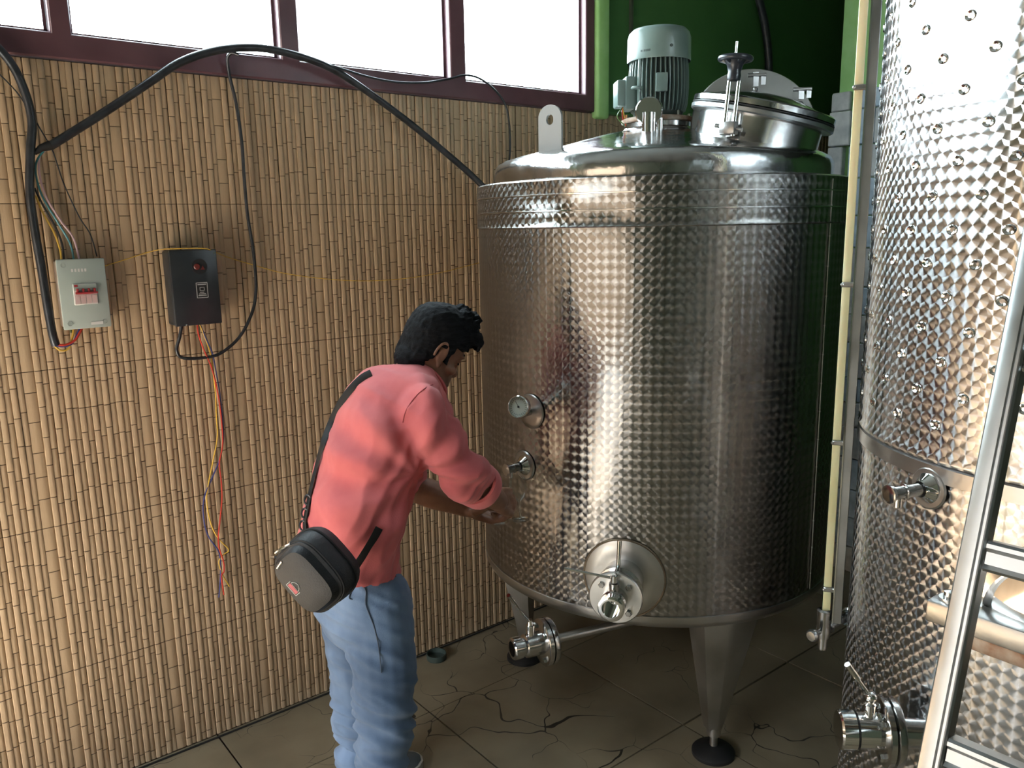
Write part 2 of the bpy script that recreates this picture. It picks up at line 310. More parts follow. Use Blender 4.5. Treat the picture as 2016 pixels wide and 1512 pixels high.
# window frame: bottom rail, mullions, right stile, glass
wn = MB(); D0, D1 = W - 0.012, W + 0.085
def wf_(x0, x1, z0, z1, mb): return mb.box(((x0 + x1) / 2, (D0 + D1) / 2, (z0 + z1) / 2), (x1 - x0, D1 - D0, z1 - z0), bev=0.004, seg=1)
fr = bpy.data.objects.new('window_1', None); COL.objects.link(fr); fr['kind'] = 'structure'
wf_(WX0, WX1, 2.064, 2.128, MB()).build('bottom_rail', M['maroon'], fr)
wf_(WX0, WX1, WZ1 - 0.06, WZ1, MB()).build('top_rail', M['maroon'], fr)
mull = [(-0.83, -0.765), (-0.153, -0.103), (0.469, 0.519), (1.091, 1.151), (1.714, 1.780), (2.367, WX1)]
for a, b in mull: wf_(a, b, 2.12, WZ1 - 0.05, MB()).build('mullion', M['maroon'], fr)
for (a, b), (c, e) in zip(mull, mull[1:]):
    MB().box(((b + c) / 2, W + 0.055, (2.128 + WZ1 - 0.06) / 2), (c - b, 0.004, WZ1 - 0.06 - 2.128)).build('pane', M['glass'], fr)
    s = MB(); q = W + 0.03                                    # thin glazing bead against each pane
    s.box(((b + c) / 2, q, 2.133), (c - b, 0.018, 0.010)); s.box((b + 0.005, q, 2.5), (0.008, 0.018, 0.74)); s.box((c - 0.005, q, 2.5), (0.008, 0.018, 0.74))
    s.build('glazing_bead', M['maroon'], fr)

# floor tiles, joints running with the wall and square to it
TX, TY = 0.60, 0.60; x0t, y0t = 1.318 - 6 * TX, 2.134 + TY
pc = MB().box((0, 0, -0.006), (TX - 0.006, TY - 0.006, 0.012)).mesh('tile', M['tile'], smooth=False)
i = -0
x = x0t
while x < XB:
    y = y0t
    while y > YR:
        xa, xb, ya, yb = max(x, XF), min(x + TX, XB), max(y - TY, YR), min(y, W + 0.008)
        if xb - xa > 0.02 and yb - ya > 0.02:
            o = bpy.data.objects.new('tile', pc); COL.objects.link(o); o.parent = fl
            o.location = ((xa + xb) / 2, (ya + yb) / 2, random.uniform(-0.0012, 0.0008)); o.scale = ((xb - xa) / TX, (yb - ya) / TY, 1)
            o.rotation_euler = (random.uniform(-.001, .001), random.uniform(-.001, .001), 0)
        y -= TY
    x += TX

# bamboo strips: raised round ones and duller flat ones in turn, a broad one closing each panel
SEAMS = (0.378, 0.817, 1.257, 1.697)
def strip_mesh(w, depth, mats, flat, seed):
    rnd = random.Random(seed); mb = MB()
    nodes = list(SEAMS); z = rnd.uniform(0.02, 0.1)
    while z < 2.03:
        if all(abs(z - q) > 0.02 for q in SEAMS): nodes.append(z)
        z += rnd.uniform(0.062, 0.098)
    nodes.sort(); zs = [(0.004, 0, 0)]
    for q in nodes: zs += [(q - 0.0035, 0.0, 0), (q - 0.0013, 0.0007, 1), (q + 0.0008, -0.0007, 1), (q + 0.0030, 0.0010, 0)]
    zs.append((2.060, 0, 0))
    prof = [(-0.5, 0), (-0.44, 0.35), (-0.37, 0.85), (0.0, 1.0), (0.4, 0.93), (0.5, 0.62), (0.5, 0)] if not flat else [(-0.5, 0), (-0.5, 0.8), (-0.1, 1.0), (0.34, 0.88), (0.44, 0.4), (0.5, 0)]
    n = len(prof); vs = []; fs = []; mi = []
    for z, b, _ in zs:
        sh = 0.0006 * math.sin(z * 9 + seed)
        for u, d in prof: vs.append((u * w * (1 + b * 8) + sh, -(d * depth + (b if d > 0 else 0)), z))
    for i in range(len(zs) - 1):
        for k in range(n - 1):
            fs.append((i * n + k, i * n + k + 1, (i + 1) * n + k + 1, (i + 1) * n + k)); mi.append(1 if zs[i][2] and zs[i + 1][2] else 0)
    mb.v = [Vector(v) for v in vs]; mb.f = fs; mb.m = mi
    return mb.mesh('bamboo_strip', mats, True, 50)
SA = [strip_mesh(0.0172, 0.0068, [M['bam_a'], M['bam_node']], False, k) for k in range(9)]
SB = [strip_mesh(0.0158, 0.0048, [M['bam_b'], M['bam_node']], True, 20 + k) for k in range(9)]
SW = [strip_mesh(0.0295, 0.0046, [M['bam_b'], M['bam_node']], True, 40 + k) for k in range(3)]
cnt = 0; xw = 0.605 - 0.2865 * 9; extra = MB()
while xw < XB:
    for k in range(17):
        w = 0.029 if k == 0 else (0.0166 if k % 2 else 0.0154)
        me = random.choice(SW if k == 0 else (SA if k % 2 else SB))
        if xw + w < XB and xw > XF:
            if -0.08 < xw < 4.45:
                o = bpy.data.objects.new('bamboo_strip', me); COL.objects.link(o); o.parent = wleft
                o.location = (xw + w / 2, wy0 + 0.0005, 0); o.rotation_euler = (0, random.uniform(-.0008, .0008), 0); cnt += 1
            else:
                for_v = [v.co + Vector((xw + w / 2, wy0 + 0.0005, 0)) for v in me.vertices]
                extra.add(for_v, [tuple(p.vertices) for p in me.polygons]); extra.m[-len(me.polygons):] = [p.material_index for p in me.polygons]
        xw += w
extra.build('bamboo_strips', [M['bam_a'], M['bam_node']], wleft, kind='stuff')

# pillar behind the big tank: green paint made paler for the light on it, over split stone cladding
PX, PY = 3.46, 2.005
pl = bpy.data.objects.new('trim_6', None); COL.objects.link(pl); pl['kind'] = 'structure'
MB().box((PX + 0.2, PY - 0.25, ZC / 2), (0.4, 0.5, ZC), bev=0.006).build('pillar_core', M['green_lit'], pl)
rnd = random.Random(3); z = 0.0; rows = []
while z < 2.15: h = rnd.uniform(0.11, 0.17); h = min(h, 2.165 - z); rows.append((z, h)); z += h
stm = {}
for z, h in rows:
    for face in (0, 1):
        a = 0.0; Lg = 0.5 if face == 0 else 0.4
        while a < Lg - 0.01:
            w = min(rnd.uniform(0.05, 0.11), Lg - a); t_ = 0.030 + rnd.uniform(-0.008, 0.008)
            c = (PX - t_ / 2, PY - a - w / 2 + 0.02 * (a == 0), z + h / 2) if face == 0 else (PX + a + w / 2, PY + t_ / 2 - 0.001, z + h / 2)
            sz = (t_, w - 0.004, h - 0.005) if face == 0 else (w - 0.004, t_, h - 0.005)
            MB().box(c, sz, bev=0.004, seg=1).build('stone', M['stone_a'] if rnd.random() < 0.45 else M['stone_b'], pl, smooth=False)
            a += w

# ------------------------------------------------------------------ the man's tank
C1 = Vector((2.06756, 1.81320, 0)); R1 = 0.588
tk = thing('wine_tank', 'round scalloped steel tank on three tapered legs with a motor on its lid', 'tank', C1)
def radial(th, r=1.0): return Vector((math.cos(R(th)) * r, math.sin(R(th)) * r, 0))
def cyl_part(name, prof, m, parent, seg=128, dent=None, **kw):
    mb = MB().lathe(prof, seg=seg)
    if dent: mb.v = [dent(v) for v in mb.v]
    o = mb.build(name, m, None, **kw); o.parent = parent; return o
def dent(v):
    th = math.degrees(math.atan2(v.y, v.x)) % 360; z = v.z; d = 0
    for t0, z0, st_, sz_, a in ((188, 1.70, 9, 0.05, 0.012), (199, 1.725, 6, 0.03, -0.008), (207, 1.68, 7, 0.06, 0.009), (176, 1.735, 6, 0.03, 0.006), (205, 1.50, 9, 0.16, 0.004), (222, 1.3, 12, 0.3, -0.004), (193, 1.1, 9, 0.25, 0.004), (240, 0.9, 14, 0.3, 0.003)):
        q = ((th - t0) / st_) ** 2 + ((z - z0) / sz_) ** 2
        if q < 9: d += a * math.exp(-q)
    r = math.hypot(v.x, v.y); k = (r - d) / r
    return Vector((v.x * k, v.y * k, v.z))
zs = [0.53 + i * 0.03 for i in range(37)] + [1.63]
cyl_part('shell', [(R1 - 0.012, 0.50)] + [(R1 - 0.0015, z) for z in [0.523] + zs[:-1] + [1.617]], M['tank'], tk, 160, dent)
cyl_part('cooling_jacket', [(R1 - 0.004, 1.6095), (R1 + 0.0025, 1.6105), (R1 + 0.004, 1.613), (R1 + 0.0015, 1.6165)] + [(R1 + 0.001, 1.62 + i * 0.01) for i in range(1, 12)] + [(R1 + 0.001, 1.738), (R1 - 0.01, 1.743), (R1 - 0.05, 1.743)], M['tank'], tk, 160, dent)
for z, n in ((1.700, 0), (1.656, 1)):
    cyl_part('bead', [(R1 - 0.001, z - 0.003), (R1 + 0.0035, z - 0.0015), (R1 + 0.0035, z + 0.0015), (R1 - 0.001, z + 0.003)], M['steel'], tk, 160, dent)
cyl_part('bottom_skirt', [(R1 - 0.06, 0.482), (R1 - 0.012, 0.486), (R1 - 0.002, 0.494), (R1 + 0.001, 0.505), (R1 + 0.001, 0.523), (R1 - 0.003, 0.5245)], M['brushed'], tk, 128)
cyl_part('tank_floor', [(0, 0.44), (0.2, 0.45), (0.45, 0.475), (R1 - 0.03, 0.492)], M['brushed'], tk, 64)
mb = MB()                                                  # vertical lap seam with its rivets
c = C1 + radial(-85.8, R1 + 0.0015)
mb.box((c.x, c.y, 1.13), (0.004, 0.0015, 1.2), Matrix.Rotation(R(-85.8 + 90), 3, 'Z'))
for k in range(14):
    mb.sph((c.x, c.y, 0.58 + k * 0.083), 0.0028, 8)
mb.build('lap_seam', M['brushed'], tk)
# lid
lp = [(0.500, 1.738), (0.5315, 1.742), (0.533, 1.752), (0.533, 1.775), (0.530, 1.792), (0.520, 1.806), (0.500, 1.817), (0.46, 1.828), (0.40, 1.842), (0.33, 1.859), (0.26, 1.877), (0.19, 1.895), (0.12, 1.908), (0.06, 1.912), (0, 1.912)]
cyl_part('lid', lp, M['lid'], tk, 128)
rr = random.Random(5); mb = MB()
q = C1 + Vector((0, 0, 1.7415)); mb.tube([q + radial(k * 3, 0.5335) for k in range(121)], 0.003, 6, caps=False); mb.build('lid_weld', M['weld'], tk)
vw = radial(41.25)                                          # level direction from viewer to tank axis
rt = Vector((vw.y, -vw.x, 0))                               # level, to the right in the picture
def tp(lat, dep, z): return C1 + rt * lat + vw * dep + Vector((0, 0, z))
# lifting lug
lg = tp(-0.312, -0.30, -0.028)
n_ = (vw * -0.93 + rt * -0.36).normalized(); sd = Vector((-n_.y, n_.x, 0)); sd = sd if sd.dot(rt) > 0 else -sd
outl = [(-0.038, 1.818), (0.038, 1.832)] + [(0.038 * math.cos(R(a)), 1.952 + 0.038 * math.sin(R(a))) for a in range(0, 181, 12)]
hole = [(0.012 * math.cos(R(a)), 1.952 + 0.015 * math.sin(R(a)) - 0.004) for a in range(0, 360, 20)]
bm = bmesh.new()
def loopv(pts, off): return [bm.verts.new(lg + sd * x + n_ * off + Vector((0, 0, z))) for x, z in pts]
for off in (-0.005, 0.005):
    A, B = loopv(outl, off), loopv(hole, off); ed = [bm.edges.new((A[i], A[(i + 1) % len(A)])) for i in range(len(A))] + [bm.edges.new((B[i], B[(i + 1) % len(B)])) for i in range(len(B))]
    bmesh.ops.triangle_fill(bm, edges=ed, use_beauty=True)
    if off < 0: A0, B0 = A, B
for X0, X1 in ((A0, A), (B0, B)):
    for i in range(len(X0)): bm.faces.new((X0[i], X0[(i + 1) % len(X0)], X1[(i + 1) % len(X1)], X1[i]))
bmesh.ops.recalc_face_normals(bm, faces=bm.faces); me = bpy.data.meshes.new('lifting_lug'); bm.to_mesh(me); bm.free(); me.materials.append(M['brushed'])
o = bpy.data.objects.new('lifting_lug', me); COL.objects.link(o); attach(o, tk); me.materials[0] = M['lug']
# mounting flange under the motor
AXM = tp(-0.004, 0.0, -0.014)
MB().lathe([(0.13, 1.895), (0.118, 1.918), (0.108, 1.930), (0.108, 1.944), (0.06, 1.944)], AXM, seg=48).build('motor_flange', M['steel'], tk)
MB().lathe([(0.112, 1.944), (0.116, 1.947), (0.116, 1.957), (0.110, 1.960), (0.05, 1.960)], AXM, seg=48).build('adapter_ring', M['rust'], tk)
for k in range(6): MB().lathe([(0, 1.974), (0.007, 1.974), (0.007, 1.958)], AXM + radial(k * 60 + 20, 0.10), seg=6).build('bolt', M['steel'], tk)
# pipe stub with a clamped blank cap facing out
cp = tp(-0.03, -0.21, 0); cf = (vw * -1 + rt * -0.06).normalized()
MB().lathe([(0.020, 1.865), (0.020, 1.94), (0, 1.94)], cp, seg=24).build('vent_pipe', M['chrome'], tk)
MB().lathe([(0.009, 1.87), (0.009, 1.925), (0, 1.925)], cp + rt * 0.032 + vw * 0.01, seg=16).build('drain_tube', M['chrome'], tk)
c_ = cp + Vector((0, 0, 1.945))
MB().lathe([(0, -0.012), (0.034, -0.012), (0.041, -0.006), (0.041, 0.0), (0.0395, 0.004)], c_, cf, 40).lathe([(0.020, -0.06), (0.022, -0.012)], c_, cf, 24).build('clamp_ring', M['chrome'], tk)
MB().lathe([(0.0395, 0.004), (0.0375, 0.0062), (0, 0.0064)], c_, cf, 40).build('blank_cap', M['chrome'], tk)

# manway: tilted neck, double flange, dished cover, clamp with handwheel
mc = tp(0.283, -0.17, 1.862); mxs = (Vector((0, 0, 1)) + rt * 0.235 + vw * -0.055).normalized(); Bm = basis(mxs, rt)
def mw(r, th, h): return mc + Bm @ Vector((r * math.cos(R(th)), r * math.sin(R(th)), h))
def mlathe(prof, seg=96): return MB().lathe([(0, 0)] and prof, mc, mxs, seg)
mlathe([(0.188, -0.075), (0.182, -0.02), (0.178, 0.0), (0.178, 0.052)]).build('manway_neck', M['steel'], tk)
mlathe([(0.17, 0.046), (0.203, 0.046), (0.207, 0.050), (0.207, 0.060), (0.203, 0.064), (0.17, 0.064)]).build('manway_flange', M['alu'], tk)
mlathe([(0.17, 0.064), (0.206, 0.064), (0.206, 0.067), (0.17, 0.067)]).build('gasket', M['rubber'], tk)
cov = mlathe([(0.200, 0.067), (0.205, 0.070), (0.205, 0.084), (0.200, 0.088), (0.188, 0.088), (0.165, 0.094), (0.13, 0.106), (0.09, 0.116), (0.045, 0.121), (0, 0.122)]).build('manway_cover', M['lid'], tk)
# grey disc standing up behind the cover, with its pivot fittings
dn = (vw * -1 + Vector((0, 0, 0.35)) + rt * 0.1).normalized()
dc = mc + Vector((0, 0, 0.045)) + vw * 0.13 + rt * 0.005
MB().lathe([(0, -0.004), (0.188, -0.004), (0.192, 0.0), (0.188, 0.004), (0, 0.004)], dc, dn, 72).build('raised_plate', M['leg'], tk)
e_ = dc + dn * 0.01
for a_, s_ in ((0.0, 1.0), (0.135, 0.8)):
    mb = MB(); p0 = e_ + rt * a_ + Vector((0, 0, 0.135 - a_ * 0.35))
    mb.box(p0, (0.007, 0.016, 0.042 * s_), basis((0, 0, 1), dn)); mb.box(p0 + rt * 0.022, (0.006, 0.014, 0.034 * s_), basis((0, 0, 1), dn))
    mb.lathe([(0, -0.024), (0.006, -0.024), (0.006, 0.03), (0, 0.03)], p0 + Vector((0, 0, 0.012)), rt, 10); mb.sph(p0 + Vector((0, 0, -0.03)), 0.008, 10); mb.build('hinge_bracket', M['band'], tk)
mb = MB()
for k, (r_, th_) in enumerate(((0.16, -20), (0.145, 20))): mb.sph(mw(r_, th_, 0.1), 0.006, 8)
# clamp
ct = mw(0.205, -118, 0.0)
ctop = ct + Vector((0, 0, 0.175)) + rt * 0.012
cl = MB(); sdv = (Bm @ Vector((math.cos(R(-118 + 90)), math.sin(R(-118 + 90)), 0)))
for s_ in (-0.015, 0.013): cl.tube([ct + sdv * s_ + Vector((0, 0, -0.02)), ctop + sdv * s_ - Vector((0, 0, 0.052))], 0.0062, 10)
cl.build('clamp_rods', M['chrome'], tk)
MB().box(ct + Vector((0, 0, -0.002)), (0.045, 0.03, 0.034), basis((0, 0, 1), sdv), bev=0.003).lathe([(0, -0.04), (0.006, -0.04), (0.006, 0.04), (0, 0.04)], ct, sdv, 12).build('clamp_block', M['band'], tk)
wa = Vector((rt.x * 0.06, rt.y * 0.06, 1)).normalized()
wh = MB().lathe([(0, -0.052), (0.017, -0.052), (0.019, -0.04), (0.017, -0.03), (0.022, -0.012), (0.031, 0.0), (0.030, 0.006), (0, 0.008)], ctop, wa, 32)
Bw = basis(wa); ringp = [ctop + Bw @ Vector((0.040 * math.cos(a * PI / 18), 0.040 * math.sin(a * PI / 18), 0.004)) for a in range(37)]
wh.tube(ringp, 0.0078, 10, caps=False)
for a in range(0, 360, 60): wh.tube([ctop + Bw @ Vector((0.02 * math.cos(R(a)), 0.02 * math.sin(R(a)), -0.004)), ctop + Bw @ Vector((0.04 * math.cos(R(a)), 0.04 * math.sin(R(a)), 0.004))], 0.007, 8)
hw = wh.build('handwheel', M['wheel'], tk)
sp = MB().tube([ctop + wa * -0.05, ctop + wa * 0.048], 0.0032, 8).build('spindle', M['steel'], hw)

# legs
for th in (-114, 126, 6):
    e = radial(th); s_ = Vector((-e.y, e.x, 0)); B0 = C1
    lb = MB(); top = 0.488
    def ring_(z, hw_, ri, ro): return [B0 + e * ri - s_ * hw_ + Vector((0, 0, z)), B0 + e * (ro - 0.012) - s_ * hw_ + Vector((0, 0, z)), B0 + e * ro + s_ * -hw_ * 0.12 + Vector((0, 0, z)), B0 + e * ro + s_ * hw_ * 0.12 + Vector((0, 0, z)), B0 + e * (ro - 0.012) + s_ * hw_ + Vector((0, 0, z)), B0 + e * ri + s_ * hw_ + Vector((0, 0, z))]
    lb.rings([ring_(top, 0.088, 0.44, 0.565), ring_(0.115, 0.028, 0.445, 0.500), ring_(0.085, 0.022, 0.45, 0.494)])
    lego = lb.build('leg', M['leg'], tk, ang=20)
    fc = B0 + e * 0.474
    MB().lathe([(0.021, 0.10), (0.021, 0.066), (0.012, 0.066), (0.012, 0.02)], fc, seg=20).build('adjusting_screw', M['brushed'], lego)
    MB().lathe([(0.012, 0.030), (0.030, 0.024), (0.060, 0.016), (0.066, 0.010), (0.066, 0.0), (0, 0.0)], fc, seg=36).build('foot_pad', M['rubber'], lego)

# outlet valve low on the front
def flange_bolts(c, ax, r, n, s=0.008, ph=45):
    B_ = basis(ax)
    return [MB().lathe([(0, 0.010), (s * 0.8, 0.010), (s, 0.008), (s, 0), (s, -0.004)], c + B_ @ Vector((r * math.cos(R(ph + k * 360 / n)), r * math.sin(R(ph + k * 360 / n)), 0)), ax, 6) for k in range(n)]
oth = -146.3; oa = radial(oth); oc = C1 + radial(oth, R1) + Vector((0, 0, 0.633)); side = Vector((-oa.y, oa.x, 0))
ov = bpy.data.objects.new('outlet_valve', None); COL.objects.link(ov); ov.parent = tk; ov.location = (0, 0, 0)
def op(mb, name, m, **kw):
    o = mb.build(name, m, None, **kw); o.data.transform(Matrix.Translation(-C1)); o.parent = ov; return o
# curved plate welded to the shell
pr = []
for rr_ in (0.0, 0.04, 0.08, 0.112, 0.118):
    pr.append([C1 + radial(oth + math.degrees(rr_ * math.cos(a * PI / 24) / R1), R1 + (0.004 if rr_ < 0.115 else 0.001)) + Vector((0, 0, 0.633 + rr_ * math.sin(a * PI / 24))) for a in range(48)])
op(MB().rings(pr, False), 'welded_plate', M['brushed'])
op(MB().tube([C1 + radial(oth + math.degrees(0.116 * math.cos(a * PI / 24) / R1), R1 + 0.002) + Vector((0, 0, 0.633 + 0.116 * math.sin(a * PI / 24))) for a in range(49)], 0.0035, 6, caps=False), 'weld_ring', M['weld'])
op(MB().lathe([(0.058, -0.02), (0.058, 0.050), (0.064, 0.052), (0.064, 0.074), (0.058, 0.076), (0.050, 0.08), (0.050, 0.118)], oc, oa, 56), 'boss', M['steel'])
op(MB().lathe([(0.04, 0.116), (0.069, 0.116), (0.073, 0.119), (0.073, 0.128), (0.070, 0.131), (0, 0.131)], oc, oa, 56), 'flange', M['bright'])
[op(q_, 'bolt', M['steel']) for q_ in flange_bolts(oc + oa * 0.131, oa, 0.052, 4, 0.009, 45)]
op(MB().lathe([(0.034, 0.131), (0.034, 0.160), (0.028, 0.166), (0.028, 0.178)], oc, oa, 40).lathe([(0, -0.0), (0.014, 0.0), (0.014, 0.052), (0, 0.052)], oc + oa * 0.148, (0, 0, 1), 20), 'valve_body', M['steel'])
op(MB().lathe([(0.028, 0.172), (0.034, 0.174), (0.035, 0.196), (0.030, 0.198), (0.0235, 0.198), (0.0235, 0.160), (0, 0.160)], oc, oa, 40), 'outlet_port', M['chrome'])
vt = oc + oa * 0.148 + Vector((0, 0, 0.055))
op(MB().lathe([(0, 0.0), (0.010, 0.0), (0.010, 0.018), (0, 0.02)], vt, (0, 0, 1), 12).tube([vt + Vector((0, 0, 0.008)), vt + Vector((0, 0, 0.02)) - oa * 0.06 + side * 0.0, vt + Vector((0, 0, 0.085)) - oa * 0.075 ], [0.006, 0.006, 0.0065], 12), 'handle', M['chrome'])
lv = vt + Vector((0, 0, 0.01)); ld = (rt * -0.95 + Vector((0, 0, 0.12)) - vw * -0.05).normalized()
op(MB().tube([lv, lv + ld * 0.05, lv + ld * 0.135], [0.004, 0.0035, 0.005], 10), 'lever', M['chrome'])

# drain valve on a pipe from the tank bottom
dv = bpy.data.objects.new('drain_valve', None); COL.objects.link(dv); dv.parent = tk
def dp(mb, name, m): o = mb.build(name, m, None); o.data.transform(Matrix.Translation(-C1)); o.parent = dv; return o
fcn = rg(1072, 1263, 2.17); prt = rg(1010, 1268, 2.13); da = (prt - fcn); da.z = 0; dl = da.length; da.normalize()
dp(MB().lathe([(0.013, -0.30), (0.013, -0.01)], fcn, da, 24), 'pipe', M['brushed'])
dp(MB().lathe([(0, -0.022), (0.066, -0.022), (0.068, -0.018), (0.068, -0.006), (0.058, -0.005), (0.068, -0.002), (0.068, 0.010), (0.065, 0.012), (0, 0.012)], fcn, da, 56), 'flange', M['steel'])
[dp(q_, 'bolt', M['steel']) for q_ in flange_bolts(fcn + da * 0.012, da, 0.052, 4, 0.008)]
dp(MB().lathe([(0.034, 0.012), (0.034, dl * 0.62), (0.026, dl * 0.68), (0.026, dl * 0.75), (0.031, dl * 0.76), (0.032, dl), (0.029, dl + 0.004), (0.022, dl + 0.004), (0.022, dl * 0.7), (0, dl * 0.7)], fcn, da, 40), 'valve_body', M['steel'])
st_ = fcn + da * 0.045
dp(MB().lathe([(0.013, 0.02), (0.013, 0.062), (0.009, 0.064), (0.007, 0.078), (0, 0.078)], st_, (0, 0, 1), 16), 'stem', M['chrome'])
le = rg(1001, 1172, 2.05)
dp(MB().tube([st_ + Vector((0, 0, 0.07)), (st_ + Vector((0, 0, 0.07))).lerp(le, 0.5), le], [0.0035, 0.0035, 0.0055], 10), 'lever', M['chrome'])

# dial thermometer and sampling tap on the side towards the man
dg = bpy.data.objects.new('dial_thermometer', None); COL.objects.link(dg); dg.parent = tk
def gp(mb, name, m): o = mb.build(name, m, None); o.data.transform(Matrix.Translation(-C1)); o.parent = dg; return o
gc = C1 + radial(184, R1) + Vector((0, 0, 1.085)); ga = radial(184)
gface = rg(1021, 801, 2.18); gx = (O + Vector((0, 0, 0)) - gface); gx = (gx.normalized() + Vector((-0.9, 0.0, 0.1))).normalized()
pr = []
for rr_ in (0.0, 0.025, 0.048, 0.052): pr.append([C1 + radial(184 + math.degrees(rr_ * math.cos(a * PI / 16) / R1), R1 + (0.003 if rr_ < 0.05 else 0.0)) + Vector((0, 0, 1.085 + rr_ * math.sin(a * PI / 16))) for a in range(32)])
gp(MB().rings(pr, False), 'welded_plate', M['band'])
gp(MB().tube([gc, gc + ga * 0.04, gface - gx * 0.03, gface - gx * 0.01], [0.011, 0.011, 0.012, 0.016], 14), 'neck', M['steel'])
gp(MB().lathe([(0, -0.018), (0.028, -0.018), (0.0315, -0.012), (0.0315, 0.004), (0.029, 0.007), (0.027, 0.004), (0.0265, 0.0)], gface, gx, 40), 'bezel', M['chrome'])
M['dial'] = mat('dial_face', (0.62, 0.68, 0.60), 0.5)
gp(MB().lathe([(0.0268, 0.0005), (0, 0.0008)], gface, gx, 40), 'dial', M['dial'])
mk = MB(); Bg = basis(gx)
for k in range(24):
    a = R(k * 15); mk.box(gface + Bg @ Vector((0.0225 * math.cos(a), 0.0225 * math.sin(a), 0.0012)), (0.0045, 0.0009, 0.0004), Bg @ Matrix.Rotation(a, 3, 'Z'))
mk.box(gface + Bg @ Vector((0.006, 0.004, 0.0014)), (0.022, 0.0012, 0.0004), Bg @ Matrix.Rotation(0.6, 3, 'Z')); mk.lathe([(0.003, 0), (0.003, 0.003), (0, 0.003)], gface, gx, 12)
gp(mk, 'dial_marks', M['rubber'])
tz = 0.915
def tap(parent, C, Rr, th, z, length, base_r, rp, Lc, m1='steel', aim=None):
    a = radial(th) if aim is None else aim; c = C + radial(th, Rr) + Vector((0, 0, z)); off = Matrix.Translation(-C)
    r0 = bpy.data.objects.new('sampling_tap', None); COL.objects.link(r0); r0.parent = parent
    def q(mb, name, m): o = mb.build(name, m, None); o.data.transform(off); o.parent = r0; return o
    pr = []
    for rr_ in (0.0, base_r * 0.5, base_r * 0.92, base_r): pr.append([C + radial(th + math.degrees(rr_ * math.cos(k * PI / 16) / Rr), Rr + (0.003 if rr_ < base_r * .95 else 0.0)) + Vector((0, 0, z + rr_ * math.sin(k * PI / 16))) for k in range(32)])
    q(MB().rings(pr, False), 'welded_plate', M['band'])
    q(MB().lathe([(0.030, -0.004), (0.030, 0.004), (0.020, 0.014), (rp * 1.3, 0.02)], c, a, 32), 'collar', M['chrome'])
    q(MB().lathe([(rp, 0.0), (rp, length * 0.58), (rp * 1.25, length * 0.585), (rp * 1.25, length * 0.62), (rp, length * 0.625), (rp, length * 0.9), (rp * 1.35, length * 0.91), (rp * 1.45, length * 0.99), (rp * 1.2, length), (0, length)], c, a, 28), 'barrel', M[m1])
    q(MB().lathe([(rp * 0.55, 0.0), (rp * 0.55, -rp * 2.3), (rp * 0.35, -rp * 2.3), (0, -rp * 2.0)], c + a * length * 0.74, (0, 0, 1), 14), 'spout', M[m1])
    return c + a * length * 0.74
pr_t = tap(tk, C1, R1, 181, tz, 0.072, 0.045, 0.012, 0)

# motor on the lid: a thing of its own
mo = thing('electric_motor', 'grey-green finned electric motor standing upright on the tank lid', 'motor', AXM + Vector((0, 0, 1.96)))
def mlz(prof, seg=64): return MB().lathe(prof, AXM, (0, 0, 1), seg)
body = mlz([(0, 1.962), (0.070, 1.962), (0.078, 1.970), (0.080, 1.985), (0.080, 2.135), (0.074, 2.15), (0, 2.15)])
body.build('core', M['motor_dark'], mo)
fn = MB()
for k in range(40):
    a = R(k * 9); e = Vector((math.cos(a), math.sin(a), 0)); s_ = Vector((-e.y, e.x, 0)) * 0.0013
    outl_ = [(0.070, 1.972), (0.086, 1.980), (0.0925, 2.0), (0.0955, 2.05), (0.0945, 2.10), (0.090, 2.138), (0.070, 2.140)]
    A = [AXM + e * r + s_ + Vector((0, 0, z)) for r, z in outl_]; Bq = [p - 2 * s_ for p in A]; n = len(A)
    fn.add(A + Bq, [tuple(range(n)), tuple(range(2 * n - 1, n - 1, -1))] + [(i, (i + 1) % n, n + (i + 1) % n, n + i) for i in range(n)])
fn.build('cooling_fins', M['motor'], mo, smooth=False, kind='stuff')
mlz([(0.0985, 2.130), (0.0995, 2.135), (0.0985, 2.200), (0.094, 2.215), (0.083, 2.226), (0.06, 2.231), (0.0, 2.232)]).build('fan_cover', M['motor'], mo)
mlz([(0.096, 2.1345), (0.06, 2.136)]).build('cover_gap', M['rubber'], mo)
fm = MB()
def on_cover(ang, z, w, h, mb, r=0.1):
    e = radial(ang); mb.box(AXM + e * r + Vector((0, 0, z)), (0.0015, w, h), Matrix.Rotation(R(ang), 3, 'Z'))
fa = 41.25 + 180
for dx_, w_ in ((-32, 0.006), (-26.5, 0.004), (-23, 0.004), (-18, 0.010)): on_cover(fa + dx_ * -1 * -1, 2.152, w_, 0.006, fm, 0.0992)
e = radial(fa + 22); fm.build('cover_marks', M['motor_dark'], mo, kind='stuff'); fm = MB(); fm.lathe([(0, 0.003), (0.004, 0.003), (0.0055, 0), (0.0055, -0.003)], AXM + e * 0.099 + Vector((0, 0, 2.163)), e, 6)
fm.build('cover_screw', M['motor_dark'], mo)
e = radial(fa - 76); s_ = Vector((-e.y, e.x, 0)); bx = Matrix.Rotation(math.atan2(e.y, e.x), 3, 'Z')
MB().box(AXM + e * 0.098 + Vector((0, 0, 2.035)), (0.03, 0.085, 0.098), bx, bev=0.004).box(AXM + e * 0.122 + Vector((0, 0, 2.035)), (0.034, 0.072, 0.080), bx, bev=0.006).build('terminal_box', M['motor'], mo)
e = radial(fa + 6); bx = Matrix.Rotation(math.atan2(e.y, e.x), 3, 'Z')
MB().box(AXM + e * 0.094 + Vector((0, 0, 2.057)), (0.018, 0.036, 0.055), bx, bev=0.003).build('foot_boss', M['motor'], mo)
e = radial(fa - 38); s_ = Vector((-e.y, e.x, 0)); ec = AXM + e * 0.108 + Vector((0, 0, 2.045))
